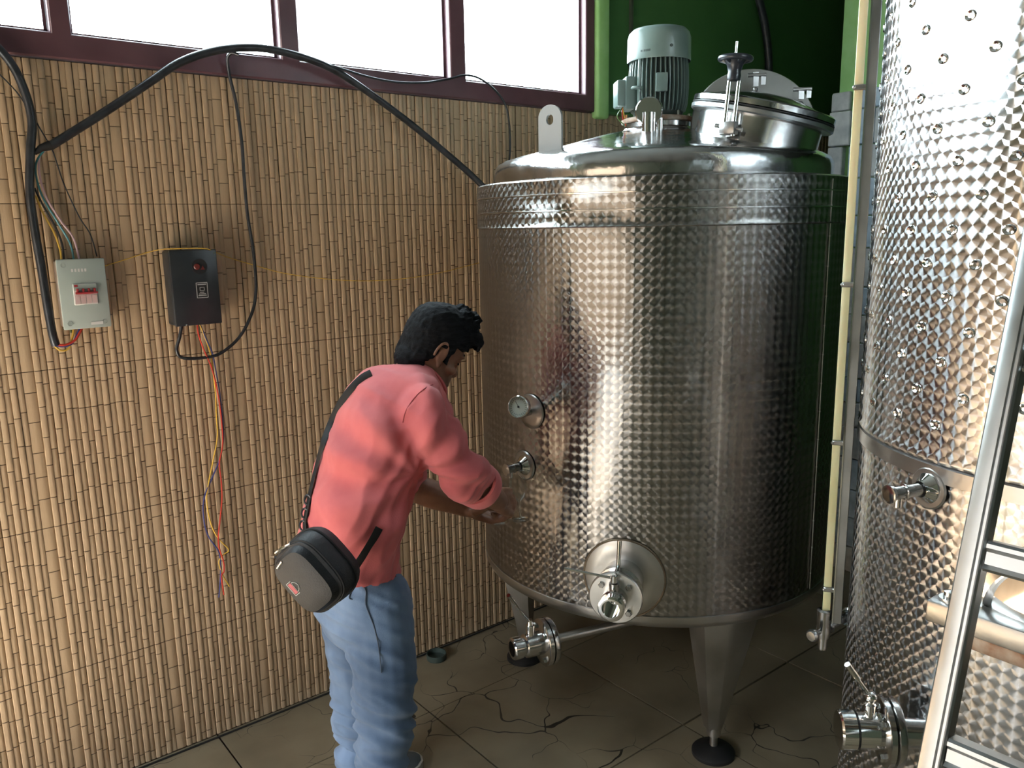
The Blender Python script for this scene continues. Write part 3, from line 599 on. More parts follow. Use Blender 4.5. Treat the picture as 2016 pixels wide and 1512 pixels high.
MB().tube([ec + s_ * 0.015 * math.cos(a * PI / 10) + e * 0.012 * math.sin(a * PI / 10) for a in range(21)], 0.0042, 8, caps=False).tube([AXM + e * 0.085 + Vector((0, 0, 2.045)), ec - e * 0.01], 0.006, 8).build('lifting_eye', M['motor'], mo)
MB().tube([AXM + e * 0.093 + Vector((0, 0, 1.972)), AXM + e * 0.096 + Vector((0, 0, 2.05)), AXM + e * 0.092 + Vector((0, 0, 2.135))], 0.0055, 8).build('casting_rib', M['motor'], mo)
tb = AXM + radial(fa - 70) * 0.118 + Vector((0, 0, 1.985))
for cname, dx_, dz_ in (('w_green', -0.016, 0.0), ('w_red', 0.0, 0.0), ('w_yellow', 0.006, 0.0)):
    p0 = tb + radial(fa - 160) * 0; q0 = tb + Vector((0, 0, -0.048)) + rt * (0.012 + dx_ * 0.2)
    MB().tube(spline([tb + Vector((0, 0, 0.01)), tb + rt * dx_ + Vector((0, 0, -0.018)), q0], 6), 0.0018, 6).build('lead_wire', M[cname], mo)

# ------------------------------------------------------------------ the big tank at the right
C2 = Vector((2.0473, 0.5105, 0)); R2 = 0.5
bt = thing('cooling_tank', 'tall shiny steel tank at the right edge covered in rows of spot-weld dimples', 'tank', C2)
def bmp(v): return v
cyl_part('dimpled_jacket', [(R2 - 0.010, 1.150), (R2 + 0.001, 1.156), (R2 + 0.003, 1.165), (R2, 1.175)] + [(R2, 1.2 + i * 0.1) for i in range(15)] + [(R2 - 0.03, 2.64)], M['tank_big'], bt, 160)
cyl_part('lower_shell', [(R2 - 0.06, 0.16), (R2 - 0.008, 0.165), (R2 - 0.005, 0.18), (R2 - 0.005, 1.146)], M['tank_big'], bt, 160)
cyl_part('seam_band', [(R2 - 0.006, 1.118), (R2 + 0.0015, 1.120), (R2 + 0.0015, 1.150), (R2 - 0.006, 1.152)], M['band'], bt, 160)
cyl_part('top_cone', [(R2 + 0.004, 2.62), (R2 + 0.004, 2.66), (R2 - 0.05, 2.70), (0.12, 2.82), (0, 2.83)], M['lid'], bt, 96)
dm = MB().lathe([(0.0098, -0.0006), (0.0092, 0.0016), (0.0078, 0.0026), (0.0058, 0.0016), (0.0040, -0.0002), (0.0018, -0.0006), (0, -0.0002)], seg=16).mesh('dimple', M['chrome'])
nd = 0
for k in range(-1, 24):
    z = 1.23 + 0.0613 * k
    if z < 1.2: continue
    for j in range(-7, 9):
        th = 161 + 6.15 * (k % 2) + 12.3 * j
        if 85 < th < 222 and nd < 298:
            o = bpy.data.objects.new('dimple', dm); COL.objects.link(o); o.parent = bt; e = radial(th)
            o.matrix_local = Matrix.Translation(e * R2 + Vector((0, 0, z))) @ basis(e).to_4x4(); o.scale = (1, 1.25, 1); nd += 1
for th in (60, 150, 240, 330):
    e = radial(th, 0.40); MB().lathe([(0.035, 0.20), (0.03, 0.03), (0.055, 0.012), (0.055, 0), (0, 0)], C2 + e, seg=24).build('leg', M['leg'], bt)
tt = rg(1748, 977, 1.65) - (C2 + radial(160.5, R2) + Vector((0, 0, rg(1865, 967, 1.71).z)))
tap(bt, C2, R2, 160.5, rg(1865, 967, 1.71).z, tt.length, 0.042, 0.0125, 0, 'steel', Vector((tt.x, tt.y, tt.z * .4)).normalized())
# lower outlet with closed cap
lv_ = bpy.data.objects.new('outlet_valve', None); COL.objects.link(lv_); lv_.parent = bt
def bp_(mb, name, m): o = mb.build(name, m, None); o.data.transform(Matrix.Translation(-C2)); o.parent = lv_; return o
c0 = rg(1745, 1440, 1.665); c1 = rg(1650, 1437, 1.635); a_ = c1 - c0; a_.z *= 0.3; ln = a_.length; a_.normalize()
bp_(MB().lathe([(0.030, -0.10), (0.030, -0.02), (0.066, -0.02), (0.068, -0.016), (0.068, -0.006), (0.060, -0.004), (0.068, 0.0), (0.068, 0.010), (0.064, 0.012), (0, 0.012)], c0, a_, 56), 'flange', M['steel'])
[bp_(q_, 'bolt', M['steel']) for q_ in flange_bolts(c0 + a_ * 0.012, a_, 0.050, 4, 0.009)]
bp_(MB().lathe([(0.036, 0.012), (0.036, ln * 0.62), (0.039, ln * 0.63)], c0, a_, 44).lathe([(0.012, 0.03), (0.012, 0.06), (0.008, 0.064), (0.008, 0.085), (0, 0.085)], c0 + a_ * 0.035, (0, 0, 1), 16), 'valve_body', M['chrome'])
bp_(MB().lathe([(0.0365, ln * 0.63), (0.0365, ln * 0.67)], c0, a_, 44), 'gasket', M['rubber'])
bp_(MB().lathe([(0.036, ln * 0.67), (0.0395, ln * 0.68), (0.0395, ln * 0.96), (0.036, ln), (0, ln)], c0, a_, 44), 'end_cap', M['chrome'])
hb = c0 + a_ * 0.035 + Vector((0, 0, 0.075)); ht = rg(1668, 1308, 1.62)
bp_(MB().tube([hb, hb.lerp(ht, 0.55), hb.lerp(ht, 0.56), ht], [0.0035, 0.0035, 0.0062, 0.0062], 12).sph(hb, 0.012, 12), 'handle', M['chrome'])

# manway hatch low on the front of the big tank, behind the ladder
hx = bpy.data.objects.new('manway_hatch', None); COL.objects.link(hx); hx.parent = bt
def hp(mb, name, m): o = mb.build(name, m, None); o.data.transform(Matrix.Translation(-C2)); o.parent = hx; return o
b0 = rg(1836, 1192, 1.42); b1 = b0 + Vector((0.0, -0.42, 0.0)); ez = Vector((0, 0, 1))
hp(MB().box((b0 + b1) / 2, (0.05, 0.42, 0.036), bev=0.003), 'clamp_bar', M['band'])
hp(MB().box((b0 + b1) / 2 + Vector((-0.004, -0.04, -0.030)), (0.03, 0.36, 0.026), bev=0.003), 'hinge_rail', M['rust'])
hp(MB().lathe([(0.016, 0.0), (0.016, 0.006), (0.009, 0.006), (0.009, 0.016), (0, 0.018)], b0 + Vector((0.0, -0.025, 0.018)), ez, 20), 'washer_and_nut', M['steel'])
hc = b0 + Vector((0.03, -0.21, 0.02)); rs = []
for (f_, x_) in ((1.0, 0.10), (1.0, 0.0), (0.95, -0.012), (0.86, -0.014), (0.84, -0.004), (0.6, -0.018), (0.3, -0.025)):
    rs.append([hc + Vector((x_, 0.165 * f_ * math.cos(R(a)), 0.125 * f_ * math.sin(R(a)))) for a in range(-8, 189, 7)])
hp(MB().rings(rs, True), 'dished_cover', M['chrome'])
rim = [hc + Vector((-0.008, 0.165 * math.cos(R(a)), 0.125 * math.sin(R(a)))) for a in range(-4, 185, 7)]
hp(MB().tube(rim, 0.006, 8), 'cover_rim', M['steel'])

# level gauge between the two tanks
gpos = rg(1628, 1180, 2.0); gx_, gy_ = gpos.x, gpos.y
lgz = thing('level_gauge', 'tall yellowed sight-tube level gauge with metal channel between the two tanks', 'gauge', (gx_, gy_, 0.6))
gdir = Vector((gx_, gy_, 0)).normalized(); gr = Vector((gdir.y, -gdir.x, 0)); B_g = basis((0, 0, 1), gr)
MB().box((gx_, gy_, 1.93), (0.0185, 0.010, 2.54), B_g, bev=0.003).build('sight_tube', M['tube'], lgz)
ch = Vector((gx_, gy_, 0)) + gr * 0.026
MB().box((ch.x, ch.y, 1.93), (0.020, 0.022, 2.56), B_g, bev=0.0015, seg=1).build('channel', M['alu'], lgz)
e_ = ch - gr * 0.0105 - gdir * 0.012
MB().box((e_.x, e_.y, 1.93), (0.003, 0.006, 2.56), B_g).build('channel_lip', M['chrome'], lgz)
for z in (0.735, 1.105, 1.475, 1.90, 2.32, 2.78):
    p = Vector((gx_, gy_, z)) - gdir * 0.006 + gr * 0.003
    MB().box(p, (0.027, 0.014, 0.011), B_g, bev=0.002, seg=1).sph(p - gr * 0.012 - gdir * 0.006, 0.004, 8).build('clip', M['band'], lgz)
vz = rg(1622, 1240, 2.0).z; v0 = Vector((gx_, gy_, vz)) - gr * 0.004
MB().lathe([(0.009, -0.052), (0.011, -0.05), (0.012, -0.03), (0.012, -0.02), (0.016, -0.018), (0.018, 0.0), (0.016, 0.018), (0.0165, 0.02), (0.0175, 0.052), (0.012, 0.056)], v0, ez, 24).build('gauge_valve', M['steel'], lgz)
tgt = C2 + radial(112, R2 - 0.006) + Vector((0, 0, vz)); sd_ = (tgt - v0).normalized()
MB().tube([v0, tgt], 0.0105, 16).lathe([(0.0145, 0.02), (0.0155, 0.024), (0.0145, 0.028)], v0, sd_, 20).lathe([(0.018, -0.02), (0.018, -0.004), (0.022, 0.0)], tgt, sd_, 20).build('branch_pipe', M['steel'], lgz)
kd = -sd_
MB().lathe([(0.006, 0.01), (0.006, 0.034), (0.013, 0.036), (0.0155, 0.042), (0.0155, 0.048), (0.012, 0.054), (0, 0.055)], v0, kd, 10).build('knob', M['alu'], lgz)
MB().lathe([(0, 0), (0.010, 0.0), (0.010, 0.02), (0, 0.02)], Vector((gx_, gy_, 0.78)) + gr * 0.07 + gdir * 0.05, -gdir, 12).build('bracket_bolt', M['steel'], lgz)

# ------------------------------------------------------------------ ladder leaning on the big tank
r1 = rg(1953, 900, 1.20); r2 = rg(1834, 1500, 1.10); ldir = (r1 - r2).normalized()
base = r2 - ldir * (r2.z / ldir.z); topl = r1 + ldir * ((2.75 - r1.z) / ldir.z)
la = thing('aluminium_ladder', 'aluminium ladder leaning in front of the shiny dimpled tank at the right edge', 'ladder', (base.x, base.y, 0))
rung = Vector((0.06, -1, 0)).normalized(); nrm = ldir.cross(rung).normalized(); BL = Matrix((rung, nrm, ldir)).transposed()
prof = [(-0.020, -0.008), (-0.016, -0.0145), (-0.007, -0.017), (0.008, -0.017), (0.010, -0.015), (0.012, -0.0165), (0.0165, -0.0165), (0.018, -0.0145), (0.0195, -0.016), (0.0225, -0.013), (0.0225, 0.017), (-0.014, 0.017), (-0.020, 0.010)]
prof = [(x * 0.72, y * 0.85) for x, y in prof]
for k, sh in enumerate((0.0, 0.40)):
    rgm = MB(); pr = [[base + rung * sh + ldir * t_ + BL @ Vector((x if k == 0 else -x, y, 0)) for x, y in prof] for t_ in (0.0, (topl - base).length)]
    rgm.rings(pr).build('rail', M['alu'], la, ang=25)
rz = (rg(1960, 1098, 1.16).z, rg(1866, 1478, 1.10).z); dz_ = rz[0] - rz[1]; n0 = rz[1]
zz = n0
while zz - dz_ > 0.12: zz -= dz_
while zz < 2.7:
    c = base + ldir * (zz / ldir.z) + rung * 0.20
    pf = [(-0.014, -0.022), (0.012, -0.022), (0.016, -0.018), (0.016, -0.012), (0.010, -0.006), (0.010, 0.012), (0.016, 0.018), (0.012, 0.022), (-0.014, 0.022)]
    pf = [(0.012 * math.cos(a) * 1.0, 0.012 * math.sin(a)) for a in []] or pf
    mbx = MB(); ax = [[c + rung * s_ + BL @ Vector((0, -x * 1.0, -y * 0.9)) for x, y in pf] for s_ in (-0.182, 0.182)]
    mbx.rings(ax).build('rung', M['alu'], la, ang=25); zz += dz_
for sh in (0.0, 0.40): MB().box(base + rung * sh + Vector((0, 0, 0.018)), (0.055, 0.05, 0.036), basis((0, 0, 1), rung), bev=0.005).build('rubber_foot', M['rubber'], la)

# ------------------------------------------------------------------ electric boxes and cables on the bamboo wall
wb_ = 0.0
x0, x1, z0, z1 = 0.411, 0.529, 1.365, 1.552
cbx = thing('breaker_box', 'pale grey four-switch circuit breaker box mounted on the bamboo wall', 'electric box', ((x0 + x1) / 2, W, z0))
MB().box(((x0 + x1) / 2 - 0.002, W - 0.018, (z0 + z1) / 2 + 0.001), (x1 - x0 - 0.004, 0.034, z1 - z0 - 0.012), bev=0.004).build('back_box', M['cream'], cbx)
fy = W - 0.041
MB().box(((x0 + x1) / 2, W - 0.038, (z0 + z1) / 2), (x1 - x0, 0.008, z1 - z0), bev=0.0035).build('cover', M['white_box'], cbx)
mb = MB()
for x_, z_ in ((x0 + 0.016, z1 - 0.016), (x1 - 0.016, z0 + 0.016)): mb.lathe([(0, -0.0015), (0.0055, -0.001), (0.0055, 0.001)], (x_, fy - 0.001, z_), (0, -1, 0), 14)
mb.build('screws', M['rubber'], cbx)
MB().lathe([(0.0065, 0), (0.0065, 0.0012), (0.0055, 0.0012), (0.005, 0.0004), (0, 0.0004)], (x0 + 0.016, fy - 0.001, z0 + 0.016), (0, -1, 0), 20).box((x0 + 0.016, fy - 0.002, z0 + 0.016), (0.009, 0.001, 0.0012)).build('earth_mark', M['white_box'], cbx)
sw0, sw1, sz0, sz1 = x0 + 0.034, x0 + 0.089, z1 - 0.122, z1 - 0.066
MB().box(((sw0 + sw1) / 2, fy - 0.002, (sz0 + sz1) / 2), (sw1 - sw0 + 0.003, 0.004, sz1 - sz0), bev=0.001, seg=1).build('breaker_body', M['white'], cbx)
MB().box(((sw0 + sw1) / 2, fy - 0.0045, sz1 - 0.010), (sw1 - sw0, 0.002, 0.016)).build('breaker_face', M['white_box'], cbx)
MB().box((sw0 + 0.0055, fy - 0.0062, sz1 - 0.005), (0.0085, 0.001, 0.0055)).build('brand_patch', M['red'], cbx)
MB().box(((sw0 + sw1) / 2 + 0.002, fy - 0.009, sz1 - 0.0245), (sw1 - sw0 - 0.002, 0.012, 0.0055), bev=0.001).build('switch_bar', M['red'], cbx)
for k in range(4): MB().box((sw0 + 0.008 + k * 0.0138, fy - 0.008, sz1 - 0.0175), (0.0052, 0.010, 0.010), bev=0.001, seg=1).build('switch', M['red'], cbx)
for k in range(4): MB().box((sw0 + 0.007 + k * 0.0138, fy - 0.005, sz0 + 0.014), (0.0118, 0.0012, 0.022)).build('switch_label', M['pinkw'], cbx)
MB().box((x1 - 0.036, fy - 0.0015, z0 + 0.013), (0.030, 0.0008, 0.008)).build('sticker', M['white'], cbx)
mb = MB()
for k in range(5): mb.box((x0 + 0.036 + k * 0.008, fy - 0.0012, z1 - 0.030), (0.0045, 0.0006, 0.008))
mb.build('embossed_letters', M['white'], cbx)
# black starter box
X0, X1, Z0, Z1 = 0.690, 0.823, 1.352, 1.566; dpth = 0.068
sb = thing('motor_starter_box', 'black steel motor starter box with small silver label on bamboo wall', 'electric box', ((X0 + X1) / 2, W, Z0))
MB().box(((X0 + X1) / 2, W - dpth / 2, (Z0 + Z1) / 2), (X1 - X0, dpth, Z1 - Z0), bev=0.007, seg=3).build('case', M['black_box'], sb)
yf = W - dpth
MB().box(((X0 + X1) / 2 + 0.001, yf + 0.004, (Z0 + Z1) / 2), (X1 - X0 - 0.001, 0.012, Z1 - Z0 + 0.002), bev=0.003).build('front_cover', M['black_box'], sb)
px, pz = X0 + 0.083, Z0 + 0.099
mb = MB(); w_, h_ = 0.031, 0.043
for a, b, c, e in ((0, h_ / 2, w_, 0.0018), (0, -h_ / 2, w_, 0.0018), (-w_ / 2, 0, 0.0018, h_), (w_ / 2, 0, 0.0018, h_)): mb.box((px + a, yf - 0.0035, pz + b), (c, 0.0008, e))
for a, b, c, e in ((0, 0.008, 0.013, 0.0014), (0, -0.001, 0.013, 0.0014), (-0.006, 0.0035, 0.0014, 0.009), (0.006, 0.0035, 0.0014, 0.009), (0, 0.0165, 0.024, 0.0028), (-0.001, -0.006, 0.012, 0.002), (0, -0.0105, 0.020, 0.002), (0, -0.015, 0.023, 0.0026)): mb.box((px + a, yf - 0.0035, pz + b), (c, 0.0008, e))
MB().box((px, yf - 0.0027, pz), (w_ + 0.003, 0.0008, h_ + 0.003)).build('label_plate', M['rubber'], sb)
mb.build('label_print', M['silver'], sb)
MB().lathe([(0.022, 0), (0.022, 0.001), (0, 0.001)], (X0 + 0.082, yf - 0.002, Z1 - 0.047), (0, -1, 0), 28).build('button_panel', M['rubber'], sb)
MB().lathe([(0.009, 0), (0.009, 0.003), (0.007, 0.005), (0, 0.005)], (X0 + 0.074, yf - 0.002, Z1 - 0.047), (0, -1, 0), 20).build('stop_button', M['dimred'], sb)
MB().rings([[(X0 + 0.084, yf - 0.002, Z1 - 0.056), (X0 + 0.096, yf - 0.002, Z1 - 0.056), (X0 + 0.090, yf - 0.002, Z1 - 0.045)], [(X0 + 0.084, yf - 0.0045, Z1 - 0.056), (X0 + 0.096, yf - 0.0045, Z1 - 0.056), (X0 + 0.090, yf - 0.0045, Z1 - 0.045)]]).build('warning_mark', M['dimred'], sb, smooth=False)
mb = MB()
for x_, z_ in ((X1 - 0.007, Z1 - 0.010), (X0 + 0.03, Z0 + 0.002)): mb.sph((x_, yf - 0.003, z_), 0.0025, 8)
mb.build('cover_screws', M['steel'], sb)

def cable(name, label, pts, r, m='cable', off=0.02, cat='cable', n=8, seg=10, group=None):
    P_ = [wl(p[0], p[1], p[2] if len(p) > 2 else off) for p in pts]
    o = MB().tube(spline(P_, n), r, seg).build(name, M[m]); tag(o, label, cat, group); return o
c1_ = cable('power_cable', 'thick black cable drooping down the left edge into the breaker box', [(-40, 60, .03), (0, 98, .03), (30, 138, .032), (52, 190, .032), (63, 240, .03), (60, 300, .03), (59, 380, .03), (68, 450, .03), (82, 530, .03), (93, 600, .03), (103, 655, .03), (110, 680, .028)], 0.0108)
c2_ = cable('power_cable', 'thick black cable arching over window sill from breaker box to the tank', [(98, 288, .03), (140, 262, .035), (210, 218, .04), (290, 165, .045), (350, 125, .05), (410, 103, .055), (470, 94, .06), (530, 97, .06), (600, 114, .06), (660, 139, .055), (730, 185, .05), (810, 245, .05), (880, 303, .055), (925, 342, .06), (962, 378, .08)], 0.0112)
MB().tube([wl(68, 302, .03), wl(80, 292, .03), wl(100, 286, .03)], [0.005, 0.009, 0.0125], 10).build('tape_wrap', M['rubber'], c2_)
cable('thin_cable', 'thin black cable hanging from the arched cable down to the black starter box', [(470, 108, .06), (456, 104, .05), (448, 116, .035), (452, 150, .02), (464, 200, .018), (476, 280, .018), (480, 340, .018), (487, 420, .02), (498, 490, .02), (504, 560, .02), (498, 610, .02), (474, 660, .02), (440, 692, .02), (410, 703, .022), (362, 705, .024), (348, 690, .026), (354, 662, .03), (359, 632, .035)], 0.0048)
cable('thin_cable', 'thin grey-black cable dipping along the window sill down behind the tank', [(540, 100, .05), (600, 118, .06), (655, 130, .06), (720, 150, .055), (775, 161, .05), (830, 163, .045), (880, 156, .04), (915, 148, .035), (945, 155, .03), (975, 178, .03), (995, 207, .025), (1003, 250, .02), (1004, 300, .02), (998, 350, .02)], 0.0036)
cable('bare_wire', 'very thin dark wire running loosely down the wall past the breaker box corner', [(-20, 128, .02), (30, 178, .02), (60, 222, .022), (90, 272, .025), (105, 300, .02), (125, 360, .018), (155, 425, .018), (178, 462, .018), (191, 505, .02)], 0.0017, seg=6)
wset = (('w_teal', 'teal', [(92, 290, .03), (72, 318, .025), (72, 350, .02), (85, 390, .02), (115, 440, .02), (138, 480, .02), (146, 515, .02)], .0026),
        ('w_pink', 'pale pink', [(95, 290, .03), (78, 310, .025), (78, 345, .022), (92, 390, .02), (120, 435, .02), (145, 470, .02), (157, 515, .02)], .0028),
        ('w_yellow', 'yellow', [(70, 385, .02), (85, 420, .02), (105, 455, .02), (118, 490, .02), (121, 515, .02)], .0026),
        ('rubber', 'black', [(68, 370, .02), (85, 405, .02), (108, 445, .02), (122, 480, .02), (126, 515, .02)], .0026))
for m_, nm, pts, r_ in wset: cable('wire', nm + ' insulated wire curving from the cable joint down into the breaker box top', pts, r_, m_, cat='wire', seg=8)
for m_, nm, pts, r_ in (('w_yellow', 'yellow', [(108, 682, .028), (120, 690, .028), (135, 686, .026), (142, 665, .022), (146, 640, .02)], .0028), ('w_blue', 'dark blue', [(108, 680, .03), (125, 682, .03), (142, 676, .028), (152, 658, .022), (160, 638, .02)], .0028), ('w_red', 'red', [(108, 678, .032), (128, 679, .034), (147, 670, .03), (157, 655, .025), (166, 638, .02)], .0032), ('w_green', 'green', [(140, 655, .018), (139, 645, .018), (139, 636, .018)], .0025)):
    cable('wire', nm + ' wire looping up from the cut cable end under the breaker box', pts, r_, m_, cat='wire', seg=8)
hang = {'w_red': [(389, 630), (390, 655), (402, 690), (416, 722), (426, 760), (433, 800), (438, 850), (438, 880), (432, 912), (436, 950), (437, 985), (433, 1025), (430, 1070), (440, 1105), (441, 1125), (436, 1135), (441, 1171)],
        'w_yellow': [(389, 630), (400, 655), (414, 695), (419, 730), (424, 770), (426, 820), (428, 860), (420, 905), (411, 950), (407, 985), (415, 1030), (430, 1060), (450, 1082), (438, 1094), (431, 1108), (440, 1135), (452, 1155)],
        'w_blue': [(391, 632), (405, 665), (418, 695), (424, 725), (432, 770), (438, 820), (440, 860), (434, 900), (418, 940), (402, 980), (401, 1020), (410, 1055), (430, 1085), (434, 1110), (434, 1140), (431, 1176)]}
for m_, nm in (('w_red', 'red'), ('w_yellow', 'yellow'), ('w_blue', 'dark blue')):
    cable('wire', nm + ' loose wire dangling freely below the black starter box', [(p[0], p[1], .03 if k < 2 else .022 + (0.003 if m_ == 'w_red' else 0)) for k, p in enumerate(hang[m_])], 0.0021, m_, cat='wire', seg=8)
cable('string', 'thin yellow string sagging across the bamboo wall behind the black box', [(205, 524, .012), (250, 510, .012), (290, 497, .014), (318, 491, .03), (335, 490, .072), (400, 489, .072), (425, 497, .06), (450, 507, .015), (500, 522, .012), (560, 538, .012), (640, 549, .012), (720, 553, .012), (800, 548, .012), (870, 536, .012), (945, 517, .012)], 0.0013, 'w_yellow', cat='string', seg=6)
cable('hose', 'black hose hanging down the dark green wall behind the tank lid', [(1478, -60, .03), (1492, -10, .03), (1506, 50, .03), (1513, 110, .03), (1513, 170, .03), (1510, 240, .03)], 0.019, 'cable')
# little dark tin at the foot of the wall
tn = rg(859, 1288, 2.83); tn = Vector((1.53, 2.41, 0))
MB().lathe([(0, 0.0), (0.036, 0.0), (0.038, 0.003), (0.038, 0.024), (0.035, 0.024), (0.034, 0.006), (0, 0.006)], tn, seg=32).build('tin', M['motor_dark'], None, label='small round dark tin on the floor against the bamboo wall', cat='tin')
MB().tube(spline([(XF, W - 0.012, 0.004), (0.6, W - 0.013, 0.004), (1.5, W - 0.014, 0.006), (1.9, W - 0.012, 0.006), (2.6, W - 0.014, 0.006), (XB, W - 0.012, 0.006)], 4), 0.0032, 8).build('baseboard_left', M['rubber'], None, kind='structure')

# ------------------------------------------------------------------ the man
def evald(o):                                            # apply an object's modifiers to its mesh
    dg_ = bpy.context.evaluated_depsgraph_get(); me = bpy.data.meshes.new_from_object(o.evaluated_get(dg_)); old = o.data
    o.modifiers.clear(); o.data = me; bpy.data.meshes.remove(old); return me
def fused(name, mb, m, vox, smooth=4, fn=None, parent=None, ang=180):
    me = mb.mesh(name, m, False); o = bpy.data.objects.new(name, me); COL.objects.link(o)
    r = o.modifiers.new('r', 'REMESH'); r.mode = 'VOXEL'; r.voxel_size = vox; r.adaptivity = 0
    s_ = o.modifiers.new('s', 'SMOOTH'); s_.factor = 0.5; s_.iterations = smooth
    me = evald(o); me.name = name
    if not me.materials: me.materials.append(m)
    if fn:
        nn_ = [v.normal.copy() for v in me.vertices]
        for v, n_ in zip(me.vertices, nn_): v.co += fn(v.co, n_)
    me.polygons.foreach_set('use_smooth', [True] * len(me.polygons)); me.update()
    if parent: attach(o, parent)
    return o
def ell(c, t, fwd_, hd, hl, n=28, p=2.0):                # ring across direction t: half depth hd along fwd_, half width hl across
    t = Vector(t).normalized(); f_ = (Vector(fwd_) - t * Vector(fwd_).dot(t)).normalized(); l_ = t.cross(f_); out = []
    for k in range(n):
        a = 2 * PI * k / n; ca, sa = math.cos(a), math.sin(a)
        out.append(Vector(c) + f_ * hd * math.copysign(abs(ca) ** (2 / p), ca) + l_ * hl * math.copysign(abs(sa) ** (2 / p), sa))
    return out
def limb(mb, pts, rad, seg=18, n=6):
    sp_ = spline(pts, n); rr_ = []
    for i in range(len(sp_)):
        x = i / n; k = min(int(x), len(rad) - 2); f_ = x - k; rr_.append(rad[k] * (1 - f_) + rad[k + 1] * f_)
    mb.tube(sp_, rr_, seg)
    mb.sph(sp_[0], rr_[0] * 0.98, 16); mb.sph(sp_[-1], rr_[-1] * 0.98, 16)
FWD = Vector((1, 0, 0))
SP = [((682, 1114), .112, .152, 2.3), ((690, 1060), .104, .148, 2.3), ((705, 990), .100, .146, 2.3), ((724, 925), .104, .150, 2.3), ((752, 862), .112, .156, 2.3), ((780, 810), .112, .162, 2.3), ((803, 778), .094, .150, 2.2), ((822, 754), .068, .098, 2.1), ((836, 741), .056, .062, 2.0)]
C_ = [ps(x, y, 0) for (x, y), *_ in SP]
def spine_rings(kd=1.0, kl=1.0, i0=0, i1=9):
    out = []
    for i in range(i0, i1):
        t_ = C_[min(i + 1, 8)] - C_[max(i - 1, 0)]; out.append(ell(C_[i], t_, FWD, SP[i][1] * kd, SP[i][2] * kl, 32, SP[i][3]))
    return out
pel = ps(706, 1150, 0); hipz = pel.z
man = thing('person', 'man in coral shirt and blue jeans bending to fill a glass at the tank tap', 'person', (pel.x, pel.y, 0))
Sh = {1: ps(832, 822, .138), -1: ps(832, 822, .138) + Vector((0.07, .28, -.01))}
El = {1: ps(914, 934, .18), -1: ps(806, 957, -.20)}
WRr = ps(980, 986, .085)
Wr = {1: WRr, -1: ps(926, 1000, -.075)}
neck0 = C_[8]; earp = ps(880, 692, .074); hc_ = earp + Vector((0, .074, 0))
pitch, yaw = R(33), R(-12)
hf = Vector((math.cos(pitch) * math.cos(yaw), math.cos(pitch) * math.sin(yaw), -math.sin(pitch)))
hu = Vector((math.sin(pitch) * math.cos(yaw), math.sin(pitch) * math.sin(yaw), math.cos(pitch))); hr = hf.cross(hu)
HK = 0.90
def hd_(y, z, x=0.0): return hc_ + (hf * (y * .85 + .006) + hu * z + hr * x) * HK        # y forward, z up, x to his right, from the ear axis
HT = [(-.118, .035, .078, .022), (-.112, .020, .093, .034), (-.098, -.005, .099, .046), (-.082, -.035, .100, .054), (-.064, -.06, .101, .060), (-.045, -.078, .098, .065), (-.025, -.090, .094, .069), (-.003, -.098, .088, .072), (.014, -.102, .096, .075), (.035, -.105, .099, .077), (.062, -.102, .093, .076), (.085, -.092, .078, .068), (.103, -.072, .055, .054), (.115, -.045, .025, .034), (.119, -.02, .0, .015)]
def head_rings(grow=0.0, keep=None):
    out = []
    for z, b, f_, w_ in HT:
        cy_, hy = (b + f_) / 2, (f_ - b) / 2; g = grow
        row = []
        for k in range(40):
            a = 2 * PI * k / 40; ca, sa = math.cos(a), math.sin(a); p = 2.25
            x = (w_ + g) * math.copysign(abs(sa) ** (2 / p), sa); y = cy_ + (hy + g) * math.copysign(abs(ca) ** (2 / p), ca)
            if ca > 0: x *= 1 - 0.22 * ca * max(0, (0.03 - z) / 0.15)      # face narrows towards the chin
            row.append((y, z + (g if z > .05 else 0) * max(0, z) / .119, x))
        out.append(row)
    return out
body = MB()
body.rings([[hd_(*q) for q in r_] for r_ in head_rings()])
BH = Matrix((hr, hf, hu)).transposed()
def hs(y, z, x, r_): body.sph(hd_(y, z, x), r_, 14, BH)
hs(.100, -.030, 0, (.0135, .020, .014)); hs(.094, -.010, 0, (.008, .013, .022)); hs(.093, -.034, .011, (.007, .009, .006)); hs(.093, -.034, -.011, (.007, .009, .006))   # nose
hs(.094, -.060, 0, (.024, .011, .005)); hs(.092, -.070, 0, (.021, .012, .006)); hs(.085, -.100, 0, (.022, .014, .013))       # lips, chin
for x in (1, -1):
    hs(.080, .004, .030 * x, (.015, .012, .010)); hs(.086, .020, .030 * x, (.023, .012, .006)); hs(.062, -.028, .047 * x, (.020, .022, .014))   # lids, brow, cheek
    e0 = hd_(-.004, -.006, .076 * x)                                           # ear: rim, bowl and lobe
    rim_ = [e0 + (hf * (-.003 + .017 * math.cos(a)) + hu * (.002 + .031 * math.sin(a)) + hr * x * (.008 + .004 * math.sin(a) - .004 * math.cos(a))) * HK for a in [R(d_) for d_ in range(-60, 215, 15)]]
    body.tube(rim_, .0044, 8); body.sph(e0 + hf * .003 - hu * .001 + hr * x * .002, (.006, .014, .024), 12, BH); body.sph(e0 + hf * .008 - hu * .026 + hr * x * .003, (.005, .008, .009), 10, BH)
    body.tube([e0 + hf * .008 + hu * .018 + hr * x * .006, e0 - hf * .005 + hu * .006 + hr * x * .007, e0 - hf * .004 - hu * .012 + hr * x * .006], .003, 6)
limb(body, [C_[6], C_[7] + FWD * .01, neck0 + FWD * .022, hd_(-.035, -.06, 0)], [.070, .056, .048, .048], 20)
limb(body, [neck0 + FWD * .03, hd_(0.02, -.085, 0)], [.045, .042], 16)
body.rings(spine_rings(.86, .88, 0, 9))
